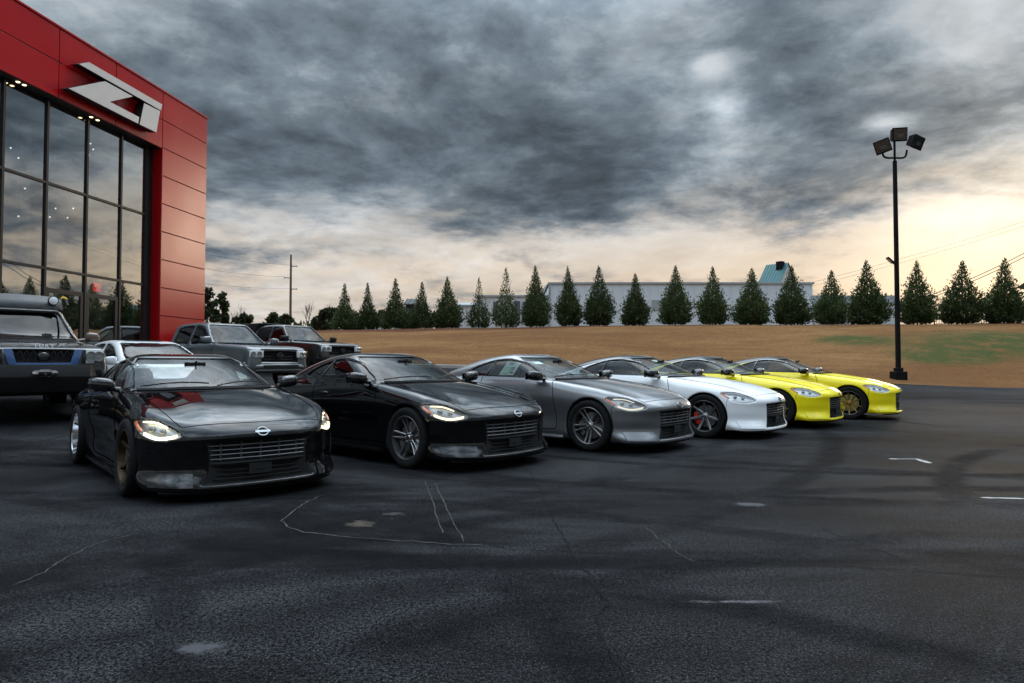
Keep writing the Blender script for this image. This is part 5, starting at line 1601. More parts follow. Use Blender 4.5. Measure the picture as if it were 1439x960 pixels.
# ---------------------------------------------------------------- showroom
FA = math.atan((845 - 719.5) / F_PX); FC = Vector(((286.5 - 719.5) / F_PX * 24.0, 24.0, 0))
FU = Vector((-math.sin(FA), -math.cos(FA), 0)); FN = Vector((math.cos(FA), -math.sin(FA), 0))
def fac(s, z, off=0.0):
    p = FC + FU * s + FN * off; return (p.x, p.y, z)
def fpt(px, py, off=0.0):
    """picture point on the facade plane (moved out by off) -> (s, z)"""
    o = Vector((0, 0, CAM_H)); d = unproj(px, py, 1.0) - o; c = FC + FN * off
    k = (c - o).dot(FN) / d.dot(FN); p = o + d * k
    return (p - c).dot(FU), p.z
def metal_panel(name, color):
    m, n = mat(name)
    tc = n.new('ShaderNodeTexCoord'); co = tc.outputs['Object']; geo = n.new('ShaderNodeNewGeometry')
    nz = n.noise(geo.outputs['Position'], .7, 3, .5); oi = n.new('ShaderNodeObjectInfo')
    f = n.m('ADD', n.lin(nz, .3, .7, .94, 1.04), n.lin(oi.outputs['Random'], 0, 1, -.05, .05))
    c = n.mix(1.0, (*color, 1), n.comb(f, f, f), 'MULTIPLY')
    b = pbsdf(n, c, n.lin(n.noise(geo.outputs['Position'], .6, 3, .5), .3, .7, .20, .27), .0, .30, .0, .12, normal=n.bump(n.noise(geo.outputs['Position'], .4, 1, .4), .06, .05))
    n.nt.links.new(b.outputs[0], n.out.inputs[0]); return m
def facade_glass():
    m, n = mat('facade_glass')
    geo = n.new('ShaderNodeNewGeometry'); oi = n.new('ShaderNodeObjectInfo')
    wv = n.noise(n.vm('ADD', geo.outputs['Position'], n.comb(oi.outputs['Random'], oi.outputs['Random'], 0.0)), .45, 2, .4)
    nr = n.bump(wv, .10, .05)
    lw = n.new('ShaderNodeFresnel'); n.put(lw, 'IOR', 1.55); n.put(lw, 'Normal', nr)
    f = n.m('MULTIPLY', n.m('ADD', n.m('MULTIPLY', lw.outputs[0], 1.2), .40), n.m('SUBTRACT', 1.0, geo.outputs['Backfacing']), clamp=True)
    tr = n.new('ShaderNodeBsdfTransparent'); n.put(tr, 0, (.66, .70, .70, 1))
    gl = n.new('ShaderNodeBsdfGlossy'); n.put(gl, 0, (.92, .96, .98, 1)); n.put(gl, 'Roughness', .0); n.put(gl, 'Normal', nr)
    mx = n.new('ShaderNodeMixShader'); n.put(mx, 0, f); n.nt.links.new(tr.outputs[0], mx.inputs[1]); n.nt.links.new(gl.outputs[0], mx.inputs[2])
    n.nt.links.new(mx.outputs[0], n.out.inputs[0]); return m
M['red'] = metal_panel('red_cladding', (.36, .003, .006)); M['fglass'] = facade_glass()
M['joint'] = simple('panel_joint', (.035, .004, .005), .8); M['frame'] = simple('window_frame', (.010, .010, .011), .45, spec=.3)
M['soffit'] = simple('soffit', (.015, .014, .014), .7); M['sign_face'] = simple('sign_face', (.56, .53, .50), .35, var=.04, coat=.2); M['sign_side'] = simple('sign_side', (.012, .012, .012), .5)
M['room'] = simple('room_wall', (.22, .21, .20), .9, var=.15); M['room_floor'] = simple('room_floor', (.16, .155, .15), .35); M['room_col'] = simple('room_column', (.40, .38, .36), .7)
M['lamp_on'] = glow('lamp_on', (1.0, .74, .42), 4.0); M['pendant'] = glow('pendant_on', (1.0, .92, .78), 3.0); M['exit_red'] = glow('exit_red', (1.0, .03, .03), 1.6); M['spark'] = glow('warm_sign', (1.0, .62, .12), 2.2)

Zt = fpt(287, 165)[1]; s228 = fpt(228, 209)[0]; Zsof = fpt(228, 209)[1]; G0 = ground_z(FC.x, FC.y) - .3
LEN = 15.0; REC = .34
bld = empty('showroom', (FC.x, FC.y, G0 + .3)); tag(bld, 'red clad showroom with tall dark glazing and a raised white emblem', 'building')
def bpart(name, b, m, smooth=False, bevel=0.0, parent=None):
    me = b.mesh(name, smooth, bevel); me.transform(Matrix.Translation(-bld.location)); return link(name, me, m, parent or bld)
def fbox(b, s0, s1, z0, z1, o0, o1):
    V = [fac(s, z, o) for z in (z0, z1) for s, o in ((s0, o0), (s1, o0), (s1, o1), (s0, o1))]
    return b.add(V, [(0, 3, 2, 1), (4, 5, 6, 7), (0, 1, 5, 4), (1, 2, 6, 5), (2, 3, 7, 6), (3, 0, 4, 7)])
g = .012
# backing (dark red joints show between the panels), roof, far walls
bpart('wall', fbox(fbox(fbox(MB(), .03, LEN, Zsof + .03, Zt - .05, -.50, -.03), .03, s228 - .02, G0, Zsof + .03, -.9, -.03), .03, LEN, Zsof + .04, Zt - .3, -18, -.52), M['joint'])
bpart('end_wall', fbox(fbox(MB(), -.02, .028, G0, Zt - .02, -18, -.02), 0.03, LEN, G0, Zsof, -18, -17.8), M['red'])
bpart('coping', fbox(MB(), -.05, LEN, Zt, Zt + .06, -.6, .035), M['red'], False, .01)
sj = [fpt(x, y)[0] for x, y in ((83, 90), (163, 130))]; zmid = fpt(228, 168)[1]
cols = [s228, sj[1], sj[0]]; step = sj[0] - sj[1]
while cols[-1] < LEN: cols.append(cols[-1] + step)
for i in range(len(cols) - 1):
    for z0, z1 in ((Zsof, zmid), (zmid, Zt)):
        bpart('panel', fbox(MB(), cols[i] + g, cols[i + 1] - g, z0 + g, z1 - g, -.03, .004), M['red'], False, .006)
dz = Zt - zmid; zz = Zt; r = 0
while zz > G0 + .2:
    z0 = max(zz - dz, G0)
    bpart('panel', fbox(MB(), .0, s228 - g, z0 + g, zz - g, -.03, .004), M['red'], False, .006); zz -= dz
# jamb of the recess and soffit
bpart('jamb', fbox(MB(), s228 - .028, s228 + .0, G0, Zsof - .005, -REC - .1, -.005), M['red'])
bpart('soffit', fbox(MB(), s228 + .01, LEN, Zsof + .004, Zsof + .028, -REC - .1, -.02), M['soffit'])
# glazing grid
mpx = [(204.5, 250), (169.5, 250), (121.5, 240), (64.5, 240), (2, 240)]
ms = [fpt(x, y, -REC)[0] for x, y in mpx]; ms[0] = max(ms[0], s228 + .06)
while ms[-1] < LEN: ms.append(ms[-1] + (ms[-1] - ms[-2]))
zr = [G0 + .25, fpt(200, 400, -REC)[1], fpt(205, 302, -REC)[1], Zsof + .0]
for i in range(len(ms) - 1):
    for k in range(3):
        pane = bpart('glass_pane', fbox(MB(), ms[i] + .02, ms[i + 1] - .02, zr[k] + .02, zr[k + 1] - .02, -REC - .02, -REC), M['fglass'])
for i, s in enumerate(ms):
    bpart('mullion', fbox(MB(), s - .035, s + .035, G0, Zsof, -REC - .10, -REC + .05), M['frame'], False, .004)
for k, z in enumerate(zr[:3]):
    for i in range(len(ms) - 1):
        bpart('transom', fbox(MB(), ms[i] + .036, ms[i + 1] - .036, z - .035, z + .035, -REC - .10, -REC + .045), M['frame'], False, .004)
bpart('frame_post', fbox(MB(), s228 + .002, ms[0] - .036, G0, Zsof, -REC - .10, -REC + .02), M['frame'])
# entrance: door frames in the second bay
for i, (a, b_) in enumerate(((ms[1], ms[2]), (ms[2], ms[3]))):
    w = (b_ - a); bpart('door_frame', fbox(fbox(fbox(MB(), a + .04, a + .16, G0 + .3, zr[1] - .5, -REC - .08, -REC + .03), b_ - .16, b_ - .04, G0 + .3, zr[1] - .5, -REC - .08, -REC + .03), a + .161, b_ - .161, zr[1] - .62, zr[1] - .5, -REC - .08, -REC + .03), M['frame'])
# inside
bpart('room_wall', fbox(MB(), .16, LEN, G0, Zsof, -9.2, -9.0), M['room']); bpart('room_wall', fbox(MB(), .06, .16, G0, Zsof, -9.0, -.92), M['room_col'])
bpart('room_floor', fbox(MB(), .17, LEN, G0 + .2, G0 + .3, -9.0, -.92), M['room_floor']); bpart('room_ceiling', fbox(MB(), .17, LEN, Zsof - .12, Zsof - .02, -9.0, -REC - .12), M['soffit'])
for s in (ms[0] - .2, ms[1] + .5, ms[2] + .4, ms[3] + .8):
    bpart('column', fbox(MB(), s - .17, s + .17, G0 + .301, Zsof - .121, -2.2, -1.86), M['room_col'], False, .02)
bpart('mezzanine', fbox(MB(), .2, LEN, zr[1] + .0, zr[1] + .45, -8.9, -3.4), M['room'])
bpart('display_wall', fbox(MB(), .3, ms[1], G0 + .301, zr[1] - .4, -3.2, -3.0), M['room_col'])
rl = random.Random(3)
for (px, py) in ((15, 208), (26, 222), (35, 265), (26, 304), (78, 293), (103, 293), (70, 305), (126, 190), (127, 202), (131, 210), (125, 218), (95, 306)):
    s, z = fpt(px, py, -1.3)
    b = MB().lathe([(.0001, .024), (.017, .017), (.024, 0), (.017, -.017), (.0001, -.024)], 10, 'z'); b.v = [tuple(np.array(fac(s, z, -1.3)) + np.array(p)) for p in b.v]
    pl = bpart('pendant_lamp', b, M['pendant'], True)
    c = MB(); q = fac(s, z + .05, -1.3); c.tube([q, (q[0], q[1], Zsof - .1)], .008, 4); bpart('cord', c, M['frame'], parent=None)
for px, py in ((25, 125), (34, 125), (128, 173), (137, 174.5)):
    s, z = fpt(px, py, -.17)
    b = MB().lathe([(.0001, .0), (.035, .0), (.04, .010), (.05, .012)], 16, 'z'); b.v = [tuple(np.array(fac(s, Zsof - .012, -.17)) + np.array(p)) for p in b.v]
    bpart('downlight', b, M['lamp_on'], True)
s, z = fpt(136.5, 404, -1.4)
bpart('exit_sign', fbox(MB(), s - .15, s + .15, z - .13, z + .13, -1.43, -1.40), M['exit_red'], False, .01)
cu = bpy.data.curves.new('exit', 'FONT'); cu.body = 'EXIT'; cu.size = .13; cu.align_x = 'CENTER'; cu.align_y = 'CENTER'; cu.extrude = .002
o = bpy.data.objects.new('t', cu); COL.objects.link(o); me = bpy.data.meshes.new_from_object(o.evaluated_get(bpy.context.evaluated_depsgraph_get())); bpy.data.objects.remove(o)
q = Vector(fac(s, z, -1.396)) - bld.location
link('exit_lettering', me, M['sign_side'], bld, loc=q, rot=(math.pi / 2, 0, math.pi / 2 - FA))
s, z = fpt(90, 419, -1.6)
b = MB(); b.tube([fac(s + .12, z - .02, -1.6), fac(s + .03, z + .03, -1.6), fac(s - .05, z + .01, -1.6), fac(s - .14, z - .01, -1.6)], [.012, .026, .026, .012], 6); bpart('lit_emblem', b, M['spark'], True)
# raised emblem on the fascia
sign = empty('wall_sign', fac(fpt(160, 140)[0], fpt(160, 140)[1], .05)); tag(sign, 'raised white angular letter and numeral emblem on the red fascia', 'sign')
def zm(a, b_): return fpt(80 + a / 6.0, 60 + b_ / 6.0, .30)
for poly in ([(185, 180), (270, 165), (888, 522), (876, 572)], [(97, 385), (405, 325), (640, 454), (445, 498), (692, 628), (685, 684)], [(735, 510), (868, 577), (838, 757), (697, 690)]):
    P2 = [zm(*p) for p in poly]
    b = MB(); b.prism(P2, lambda u, v, t: fac(u, v, t), .06, .295); me = b.mesh('stroke', False); me.transform(Matrix.Translation(-sign.location)); st = link('letter_stroke', me, M['sign_side'], sign)
    b = MB(); b.prism(P2, lambda u, v, t: fac(u, v, t), .297, .305); me = b.mesh('face', False); me.transform(Matrix.Translation(-sign.location)); link('face_plate', me, M['sign_face'], st)
    b = MB(); c = np.mean(P2, 0); b.tube([fac(c[0], c[1], .0), fac(c[0], c[1], .062)], .04, 8); me = b.mesh('stud', True); me.transform(Matrix.Translation(-sign.location)); link('stud', me, M['sign_side'], st)

# ---------------------------------------------------------------- buildings behind the tree row
def ribbed(name, color):
    return simple(name, color, .45, .2, var=.07, scale=.6)
M['hall'] = ribbed('hall_sheet', (.62, .66, .70)); M['hall_trim'] = simple('hall_trim', (.30, .32, .33), .5); M['annex'] = ribbed('annex_sheet', (.58, .59, .60)); M['annex_win'] = simple('annex_window', (.05, .07, .10), .1, coat=.5)
M['teal'] = simple('teal_roof', (.006, .085, .092), .45, .2, var=.08, scale=2); M['white_wall'] = simple('white_wall', (.55, .55, .54), .7, var=.06); M['iron'] = simple('black_iron', (.006, .006, .0065), .7, spec=.12); M['shed_roof'] = simple('shed_roof', (.03, .033, .036), .7); M['timber'] = simple('pole_timber', (.10, .075, .055), .9, var=.3, scale=4)
def sheet_hall(name, px0, px1, ty, depth, back, label, m, pw, panel_rows=1, rot=0.0, cat='building'):
    a = unproj(px0, ty, depth); c = unproj(px1, ty, depth); zt = a.z; zb = 2.4
    root = empty(name, (a.x, depth, zb)); tag(root, label, cat)
    W = c.x - a.x; n_ = max(2, int(round(W / pw))); w = W / n_
    b = MB(); b.box((0, .06, 0), (W, back, zt - zb - .1)); link('wall', b.mesh('w'), m, root)
    b = MB(); r = .04                                       # one sheet with standing ribs
    prof = [(0, .03), (.0, 0), (w * .10, 0), (w * .13, .03), (w * .45, .035), (w * .48, .02), (w * .55, .02), (w * .58, .035), (w * .985, .03)]
    V = [(u, v, 0) for u, v in prof] + [(u, v, zt - zb) for u, v in prof]; k = len(prof)
    b.add(V, [(i, i + 1, k + i + 1, k + i) for i in range(k - 1)]); me = b.mesh('panel')
    for i in range(n_): link('panel', me, m, root, loc=(i * w, .0, 0))
    b = MB(); b.box((-.15, -.12, zt - zb), (W + .15, .25, zt - zb + .22)); link('eave_trim', b.mesh('e', False, .02), M['hall_trim'], root)
    b = MB(); b.add([(-.1, .2, zt - zb + .2), (W + .1, .2, zt - zb + .2), (W + .1, back / 2, zt - zb + .9), (-.1, back / 2, zt - zb + .9), (-.1, back, zt - zb + .2), (W + .1, back, zt - zb + .2)], [(0, 1, 2, 3), (3, 2, 5, 4), (0, 3, 4), (1, 5, 2)]); link('roof', b.mesh('r'), M['hall_trim'], root)
    b = MB(); b.box((-.10, -.10, 0), (.12, -.01, zt - zb)); link('corner_trim', b.mesh('ct'), M['hall_trim'], root)
    return root, W, zt - zb
hall, W_, H_ = sheet_hall('metal_hall', 772, 1142, 399.5, 74, 22, 'long pale ribbed metal hall behind the conifers', M['hall'], 1.0)
b = MB(); xx = unproj(935, 420, 74).x - hall.location.x; zz = unproj(935, 430, 74).z - hall.location.z
b.box((xx - 1.5, -.05, zz - .5), (xx + .6, -.005, zz + .65)); link('wall_vent', b.mesh('v', False, .02), M['hall_trim'], hall)
ann, W_, H_ = sheet_hall('annex', 672, 770, 417.5, 76, 14, 'lower pale annex with dark openings beside the metal hall', M['annex'], 1.0)
for px0, px1, y0, y1 in ((693, 700, 424, 447), (723, 731, 423, 448), (735, 742, 424, 446)):
    a = unproj(px0, y1, 75.9); c = unproj(px1, y0, 75.9); b = MB(); b.box((a.x - ann.location.x, -.06, a.z - ann.location.z), (c.x - ann.location.x, -.01, c.z - ann.location.z)); link('window', b.mesh('win', False, .02), M['annex_win'], ann)
sheet_hall('annex', 640, 671, 431, 78, 10, 'lowest pale annex showing behind the bushy conifer', M['annex'], 1.2)
sheet_hall('low_wall', 1142.5, 1262, 427, 70, .5, 'low pale sheet wall running on from the metal hall to the lamp post', M['hall'], 1.0, cat='wall')
def gable_house(px0, px1, eave_y, ridge_y, depth, label, name, mr, mw, zb=2.5, back=7.0, chim=None, skew=.45):
    """ridge runs sideways; the gable end turns a little to the viewer"""
    a = unproj(px0, eave_y, depth); c = unproj(px1, eave_y, depth); W = c.x - a.x; ze = a.z; zr_ = unproj(px0, ridge_y, depth + back * .5).z
    root = empty(name, (a.x, depth, zb), -skew); tag(root, label, 'house')
    W2 = W * .72; H = ze - zb; R = zr_ - zb
    b = MB(); b.prism([(0, 0), (back, 0), (back, H), (back / 2, R), (0, H)], lambda u, v, t: (t, u, v), .15, W2 - .15); link('wall', b.mesh('w'), mw, root)
    rf = None
    for s, (y0, y1) in enumerate(((-.35, back / 2), (back + .35, back / 2))):
        zl = H - .35 * (R - H) / (back / 2)
        b = MB(); b.add([(0, y0, zl + .03), (W2, y0, zl + .03), (W2, y1, R + .03), (0, y1, R + .03), (0, y0, zl + .15), (W2, y0, zl + .15), (W2, y1, R + .15), (0, y1, R + .15)], [(0, 1, 2, 3), (4, 5, 6, 7), (0, 1, 5, 4), (1, 2, 6, 5), (2, 3, 7, 6), (3, 0, 4, 7)])
        o = link('roof', b.mesh('r'), mr, root)
        if s == 0:
            for i in range(int(W2 / .45) + 1):
                u = min(i * .45 + .02, W2 - .04); b = MB(); b.add([(u, y0, zl + .15), (u + .035, y0, zl + .15), (u + .035, y1, R + .15), (u, y1, R + .15), (u, y0, zl + .21), (u + .035, y0, zl + .21), (u + .035, y1, R + .21), (u, y1, R + .21)], [(0, 1, 2, 3), (4, 5, 6, 7), (0, 1, 5, 4), (1, 2, 6, 5), (2, 3, 7, 6), (3, 0, 4, 7)]); link('seam', b.mesh('s'), mr, o)
    if chim:
        u = W2 * chim; b = MB(); b.box((u - .45, back * .30, R - 1.6), (u + .45, back * .30 + .9, R + .35)); link('chimney', b.mesh('c', False, .03), M['iron'], root)
gable_house(1066, 1112, 398, 375, 98, 'house with teal standing seam roof and dark chimney above the metal hall', 'house', M['teal'], M['white_wall'], 2.5, 4.6, .70, .85)
gable_house(568, 590, 428, 422, 72, 'small shed with dark roof between two conifers at the low end', 'shed', M['shed_roof'], M['shed_roof'], 2.6, 4.0, None, 0)

# picket fence
fx0 = unproj(1300, 440, 56).x; fx1 = fx0 + 17.0
fen = empty('picket_fence', (fx0, 54.6, 3.9)); tag(fen, 'black iron picket fence behind the last conifers of the row', 'fence')
pm = MB().box((-.012, -.012, 0), (.012, .012, 1.95)).mesh('picket'); po = MB().box((-.035, -.035, 0), (.035, .035, 2.05)).mesh('post')
n_ = int(17 / .19)
def fyz(xx): return float(y_row(fx0 + xx)) + 1.6 - 54.6, float(terrain_z(fx0 + xx, float(y_row(fx0 + xx)) + 1.6)) - 3.9
for i in range(n_ + 1):
    xx = i * .19; yy, zz = fyz(xx)
    link('post' if i % 13 == 0 else 'picket', po if i % 13 == 0 else pm, M['iron'], fen, loc=(xx, yy, zz))
for zz in (.22, 1.72):
    b = MB(); b.tube([(xx, fyz(xx)[0], fyz(xx)[1] + zz) for xx in np.linspace(0, n_ * .19, 18)], .022, 4); link('rail', b.mesh('rail'), M['iron'], fen)

# ---------------------------------------------------------------- lamp post
LD = 33.4; LX = (1262 - 719.5) / F_PX * LD; LZ = float(terrain_z(LX, LD)); k_ = LD / F_PX
lp = empty('lamp_post', (LX, LD, LZ), 0); tag(lp, 'tall black lamp post with three floodlight heads at the edge of the lot', 'lamp post')
zpx = lambda py: unproj(1262, py, LD).z - LZ
b = MB(); b.box((-.29, -.29, -.3), (.29, .29, zpx(522))); b.box((-.165, -.165, zpx(522)), (.165, .165, zpx(517))); link('base', b.mesh('base', False, .03), M['iron'], lp)
b = MB(); 
hh = zpx(226); b.add([(sx * r, sy * r, z) for z, r in ((zpx(517.2), .092), (hh, .075)) for sx, sy in ((-1, -1), (1, -1), (1, 1), (-1, 1))], [(0, 1, 5, 4), (1, 2, 6, 5), (2, 3, 7, 6), (3, 0, 4, 7), (4, 5, 6, 7)]); link('pole', b.mesh('pole', False, .012), M['iron'], lp)
b = MB(); b.tube([(0, 0, hh - .05), (0, 0, zpx(197))], .055, 8); arm = link('arm', b.mesh('arm', True), M['iron'], lp)
za = zpx(222)
for s, ex, ez in ((-1, -.62, zpx(214)), (1, .62, zpx(211))):
    b = MB(); b.tube(crcurve([(0, 0, za), (s * .35, 0, za), (s * .54, 0, za + .08), (ex, 0, ez)], 5), .05, 7); link('arm', b.mesh('arm', True), M['iron'], lp)
def flood(px, py, roll, w, h_, tilt, yaw, label=None):
    c = unproj(px, py, LD); e = empty('floodlight', (c.x - LX, 0, c.z - LZ), 0, lp); e.rotation_euler = (tilt, roll, yaw)
    b = MB(); V = [(-w, -.14, -h_), (w, -.14, -h_), (w, -.14, h_), (-w, -.14, h_), (-w * .72, .26, -h_ * .72), (w * .72, .26, -h_ * .72), (w * .72, .26, h_ * .72), (-w * .72, .26, h_ * .72)]
    b.add(V, [(0, 1, 2, 3), (4, 5, 6, 7), (0, 1, 5, 4), (1, 2, 6, 5), (2, 3, 7, 6), (3, 0, 4, 7)]); link('housing', b.mesh('h', False, .02), M['iron'], e)
    b = MB(); b.box((-w * .86, -.155, -h_ * .80), (w * .86, -.142, h_ * .80)); link('lens', b.mesh('l', False, .006), M['flood_glass'], e)
    b = MB(); b.box((-w * .35, -.160, -h_ * .45), (w * .45, -.156, h_ * .1)); link('reflector', b.mesh('rf'), M['flood_refl'], e)
M['flood_glass'] = simple('flood_glass', (.02, .022, .024), .12, coat=.8); M['flood_refl'] = simple('flood_reflector', (.10, .105, .11), .35, .6)
flood(1240, 206, -.28, .37, .34, .25, -.5); flood(1262.5, 189.5, -.06, .38, .34, .2, 0.0); flood(1287, 200, .12, .43, .32, .35, .5)
c = unproj(1252, 367, LD); e = empty('side_light', (c.x - LX, 0, c.z - LZ), 0, lp); e.rotation_euler = (0, .75, 0)
b = MB(); b.box((-.26, -.10, -.05), (.14, .10, .05)); link('housing', b.mesh('h', False, .02), M['iron'], e); b = MB(); b.box((-.22, -.08, -.062), (.05, .08, -.051)); link('lens', b.mesh('l'), M['drl_off'], e)
b = MB(); b.tube([(c.x - LX + .10, 0, c.z - LZ - .10), (c.x - LX + .2, 0, c.z - LZ - .16), (-.05, 0, c.z - LZ - .16)], .035, 6); link('bracket', b.mesh('b', True), M['iron'], lp)

# ---------------------------------------------------------------- utility pole and wires
UD = 84; up = unproj(408, 455, UD); uz = float(terrain_z(up.x, UD)); ut = unproj(408, 358, UD).z
pole = empty('utility_pole', (up.x, UD, uz)); tag(pole, 'brown timber utility pole with three short side arms beyond the trucks', 'utility pole')
b = MB(); b.tube([(0, 0, -.3), (0, 0, (ut - uz) * .5), (0, 0, ut - uz)], [.17, .15, .11], 9); link('shaft', b.mesh('s', True), M['timber'], pole)
ends = []
for py, s in ((375, 1), (391, -1), (407, 1)):
    z = unproj(408, py, UD).z - uz; b = MB(); b.tube([(0, 0, z), (s * .45, -.05, z + .06), (s * .8, -.05, z)], .05, 6); a_ = link('side_arm', b.mesh('a', True), M['timber'], pole)
    b = MB().lathe([(.03, 0), (.07, .03), (.05, .08), (.07, .11), (.03, .16)], 10, 'z'); link('insulator', b.mesh('i', True), M['hall_trim'], a_, loc=(s * .78, -.05, z + .01)); ends.append((up.x + s * .78, UD - .05, uz + z + .17))
def wire(P0, P1, sag, r, label, seed=0):
    P0 = np.array(P0, float); P1 = np.array(P1, float); pts = []
    for t in np.linspace(0, 1, 26):
        p = P0 + (P1 - P0) * t; p[2] -= sag * 4 * t * (1 - t); pts.append(p)
    b = MB().tube(pts, r, 4); o = link('overhead_wire', b.mesh('wire', True), M['iron'], None); tag(o, label, 'wire', 'overhead wires'); return o
for i, (e_, (px, py)) in enumerate(zip(ends, ((180, 330), (180, 352), (180, 380)))):
    q = unproj(px, py, 70); wire(e_, (q.x, q.y, q.z), .6, .012, ('topmost wire running from the utility pole behind the showroom', 'middle wire running from the utility pole behind the showroom', 'lowest wire running from the utility pole behind the showroom')[i])
wa = unproj(1261, 431, 70)
for i, (p0, p1, r) in enumerate((((1262, 431), (1560, 285), .035), ((1262, 434), (1560, 292), .035))):
    a = unproj(*p0, 70); q = unproj(*p1, 70 if i == 0 else 69); wire((a.x, a.y, a.z), (q.x, q.y, q.z), .9, r, ('upper of the two thick wires crossing above the picket fence', 'lower of the two thick wires crossing above the picket fence')[i])
for i, (p0, p1) in enumerate((((1112, 404), (1500, 291)), ((1112, 409), (1500, 298)))):
    a = unproj(*p0, 100); q = unproj(*p1, 100); wire((a.x, a.y, a.z), (q.x, q.y, q.z), .5, .016, ('upper of two thin wires rising from the teal roofed house', 'lower of two thin wires rising from the teal roofed house')[i])
# ---------------------------------------------------------------- the six coupes
ZM = make_zmeshes()
def build_z(name, pose, label, P, roof, kind, m_spoke, m_rim, m_cal, drl, drop=0.0, camber=0.0, stance=0.0, deep_rear=False, bowl='lamp_bowl', extras=None, rear_kind=None, spin=0.0):
    x, y, t = pose
    root = empty(name, (x, y, ground_z(x, y)), t)
    tag(root, label, 'car', 'coupes parked in a row')
    def add(nm, key, m, parent=None):
        return link(nm, ZM[key], m, parent or root, loc=(0, 0, -drop) if parent is None else (0, 0, 0))
    body = add('body', 'body', P); add('hood', 'hood', P)
    bump = add('front_bumper', 'front_bumper', P)
    rf = add('roof', 'roof', roof)
    add('wheel_arch_liner', 'wheel_arch_liner', M['liner'])
    add('cabin_lining', 'cabin_lining', M['cabin'])
    add('windshield', 'windshield', M['glass_front']); add('rear_window', 'rear_window', M['glass_front'])
    add('panel_gap', 'panel_gap', M['seam'])['kind'] = 'stuff'
    add('cowl', 'cowl', M['trim'])
    add('front_lip', 'front_lip', M['trim'])
    for k in 'lr':
        add('roof_strip', 'roof_strip_' + k, M['satin']); add('window_seal', 'window_seal_' + k, M['trim']); add('window_divider', 'window_divider_' + k, M['gloss_black']); add('wiper', 'wiper_' + k, M['trim'])
        add('bumper_blade', 'blade_' + k, P, bump)
        d = add('door', 'door_' + k, P); add('handle', 'handle_' + k, P, d)
        add('side_window', 'side_window_' + k, M['glass_side']); add('quarter_window', 'quarter_window_' + k, M['glass_dark'])
        add('sill', 'sill_' + k, P if P is not M['p_black'] else M['gloss_black'])
        mi = add('mirror', 'mirror_' + k, M['gloss_black']); add('mirror_glass', 'mirror_glass_' + k, M['chrome'], mi)
        hl = add('headlight', 'bowl_' + k, M[bowl])
        add('light_guide', 'guide0_' + k, M[drl], hl); add('light_guide', 'guide1_' + k, M[drl], hl); add('projector', 'projector_' + k, M['projector'], hl)
        add('amber_reflector', 'amber_' + k, M['amber'], hl); add('lens', 'lens_' + k, M['lens'], hl)
        add('seat', 'seat_' + k, M['leather'])
    gr = add('grille', 'grille_recess', M['liner'])
    for i in range(4): add('grille_bar', 'bar_%d' % i, M['grille_bar'], gr)
    
    for i in range(7): add('grille_post', 'post_%d' % i, M['grille_bar'], gr)
    for i in range(5): add('lower_grille_bar', 'low_%d' % i, M['liner'], gr)
    add('plate_bracket', 'plate_bracket', M['liner'], gr)
    add('badge', 'badge', M['chrome']); add('dashboard', 'dashboard', M['cabin']); add('steering_wheel', 'steering_wheel', M['leather'])
    add('rear_view_mirror', 'rear_view_mirror', M['trim'])
    for s in (1, -1):
        add_wheel(root, 0, s, ZR, kind, m_spoke, m_rim, m_cal, 0, camber, .775 + stance, spin=spin)
        if deep_rear: add_wheel(root, -2.55, s, ZR, 'deep', M['alloy_silver'], M['alloy_silver'], M['caliper_grey'], 0, camber, .79 + stance, True, spin=spin)
        else: add_wheel(root, -2.55, s, ZR, kind, m_spoke, m_rim, m_cal, 0, 0, .79, spin=spin)
    return root
POSE = [(-2.78, 6.643, -.861), (-.587, 8.236, -.748), (1.59, 9.71, -.70), (3.565, 11.311, -.669), (5.372, 13.08, -.664), (7.477, 14.77, -.576)]
zc = []
zc.append(build_z('coupe', POSE[0], 'glossy black coupe with its lamps lit, bronze front wheel and polished dished rear wheel', M['p_black'], M['p_black'], 'six', M['alloy_bronze'], M['alloy_bronze'], M['caliper_grey'], 'drl_bright', .03, -.035, .02, True))
zc.append(build_z('coupe', POSE[1], 'glossy black coupe with grey double-spoke wheels and glowing lamps', M['p_black2'], M['p_black2'], 'double5', M['alloy_face'], M['alloy_grey'], M['caliper_grey'], 'drl_warm', spin=.2))
zc.append(build_z('coupe', POSE[2], 'metallic grey coupe with a price sheet in its side window', M['p_grey'], M['p_grey'], 'double5', M['alloy_face'], M['alloy_grey'], M['caliper_grey'], 'drl_dim', spin=.5))
zc.append(build_z('coupe', POSE[3], 'white coupe with black roof and red brake calipers', M['p_white'], M['p_roof'], 'seven', M['alloy_face'], M['alloy_black'], M['caliper_red'], 'drl_off', bowl='lamp_bowl_bright'))
zc.append(build_z('coupe', POSE[4], 'yellow coupe with black roof parked next to the white coupe', M['p_yellow'], M['p_roof'], 'y10', M['alloy_gold'], M['alloy_black'], M['caliper_yellow'], 'drl_off', bowl='lamp_bowl_bright'))
zc.append(build_z('coupe', POSE[5], 'yellow coupe with bronze wheels at the end of the row by the lamp post', M['p_yellow'], M['p_roof'], 'y10', M['alloy_gold'], M['alloy_black'], M['caliper_yellow'], 'drl_off', bowl='lamp_bowl_bright', spin=.35))
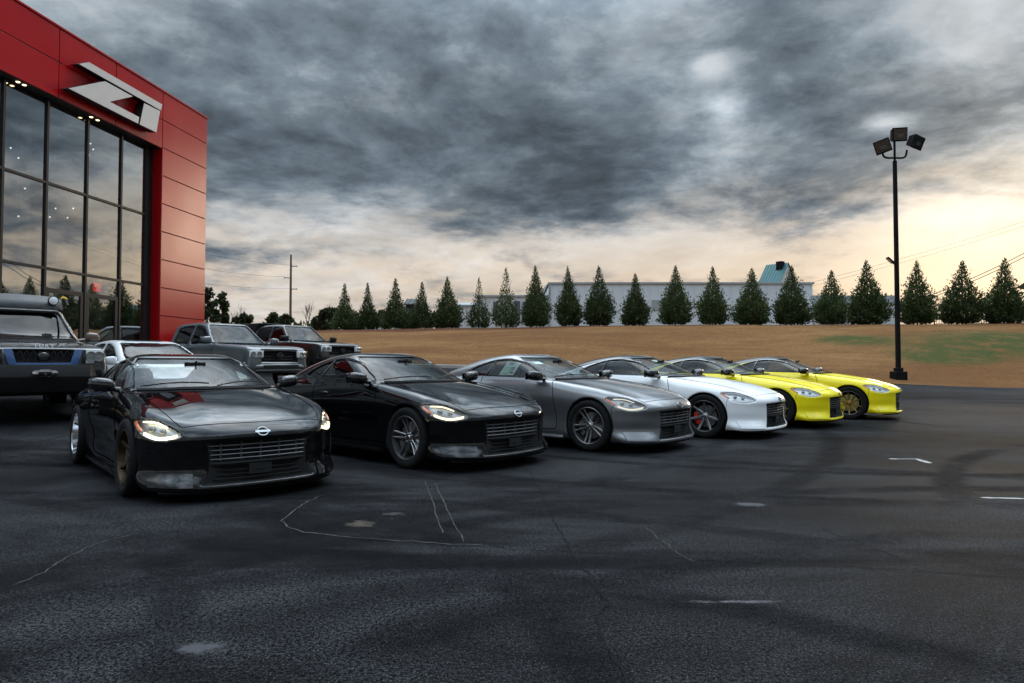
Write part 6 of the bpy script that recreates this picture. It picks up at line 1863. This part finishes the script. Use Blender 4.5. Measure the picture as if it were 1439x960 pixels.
# ---------------------------------------------------------------- vehicles behind the row
PK = make_vehicle(pickup_spec())
build_suv(); build_sedan()
build_pickup('pickup_truck', (-6.75, 18.0, -.62), 'slate grey crew cab pickup in front of the red corner of the showroom', M['p_truck'])
rt, f_ = build_pickup('pickup_truck', (-6.41, 23.1, -.616), 'dark green pickup with black bed topper parked behind the grey pickup', M['p_green'], True, True)
b = MB(); b.add([(-3.12, sy * .80, 1.24) for sy in (-1, 1)] + [(-4.3, sy * .80, 1.24) for sy in (-1, 1)] + [(-2.75, sy * .66, 1.90) for sy in (-1, 1)] + [(-4.25, sy * .66, 1.90) for sy in (-1, 1)], [(0, 1, 5, 4), (2, 3, 7, 6), (0, 2, 6, 4), (1, 3, 7, 5), (4, 5, 7, 6), (0, 1, 3, 2)])
link('bed_topper', b.mesh('top', True, .05, 3), M['trim'], rt)
# ---- papers in the grey coupe
g3 = zc[2]
def sheet(name, pts, lift, m, parent):
    b = MB(); b.add(pts, [(0, 1, 2, 3)]); return link(name, b.mesh(name), m, parent)
def side_p(a, z, o): p = solve_axis(z_green, (a, 0, z), 1, 1.05, .2); return (p[0], -(p[1] + o), p[2])
sh = sheet('price_sheet', [side_p(-1.42, 1.0, -.022), side_p(-1.70, 1.0, -.022), side_p(-1.66, 1.205, -.022), side_p(-1.38, 1.18, -.022)], 0, M['paper'], g3)
for i, (a, z, w, h_) in enumerate(((-1.44, 1.10, .07, .014), (-1.44, 1.075, .07, .010), (-1.44, 1.03, .06, .02), (-1.50, 1.165, .09, .012))):
    sheet('print', [side_p(a, z, -.019), side_p(a - w, z, -.019), side_p(a - w, z + h_, -.019), side_p(a, z + h_, -.019)], 0, M['ink'], sh)
sheet('green_print', [side_p(-1.52, 1.02, -.0195), side_p(-1.66, 1.02, -.0195), side_p(-1.65, 1.12, -.0195), side_p(-1.52, 1.12, -.0195)], 0, M['paper_green'], sh)
def shield_p(y, z, o):
    x = float(Z_XW(z)) - .32 * (y / .7) ** 2; return (x + o, y, z)
sheet('window_tag', [shield_p(-.50, 1.165, -.035), shield_p(-.36, 1.165, -.035), shield_p(-.36, 1.20, -.035), shield_p(-.50, 1.20, -.035)], 0, M['paper'], g3)
sheet('window_tag', [shield_p(-.20, 1.20, -.035), shield_p(-.06, 1.20, -.035), shield_p(-.06, 1.225, -.035), shield_p(-.20, 1.225, -.035)], 0, M['paper'], zc[3])
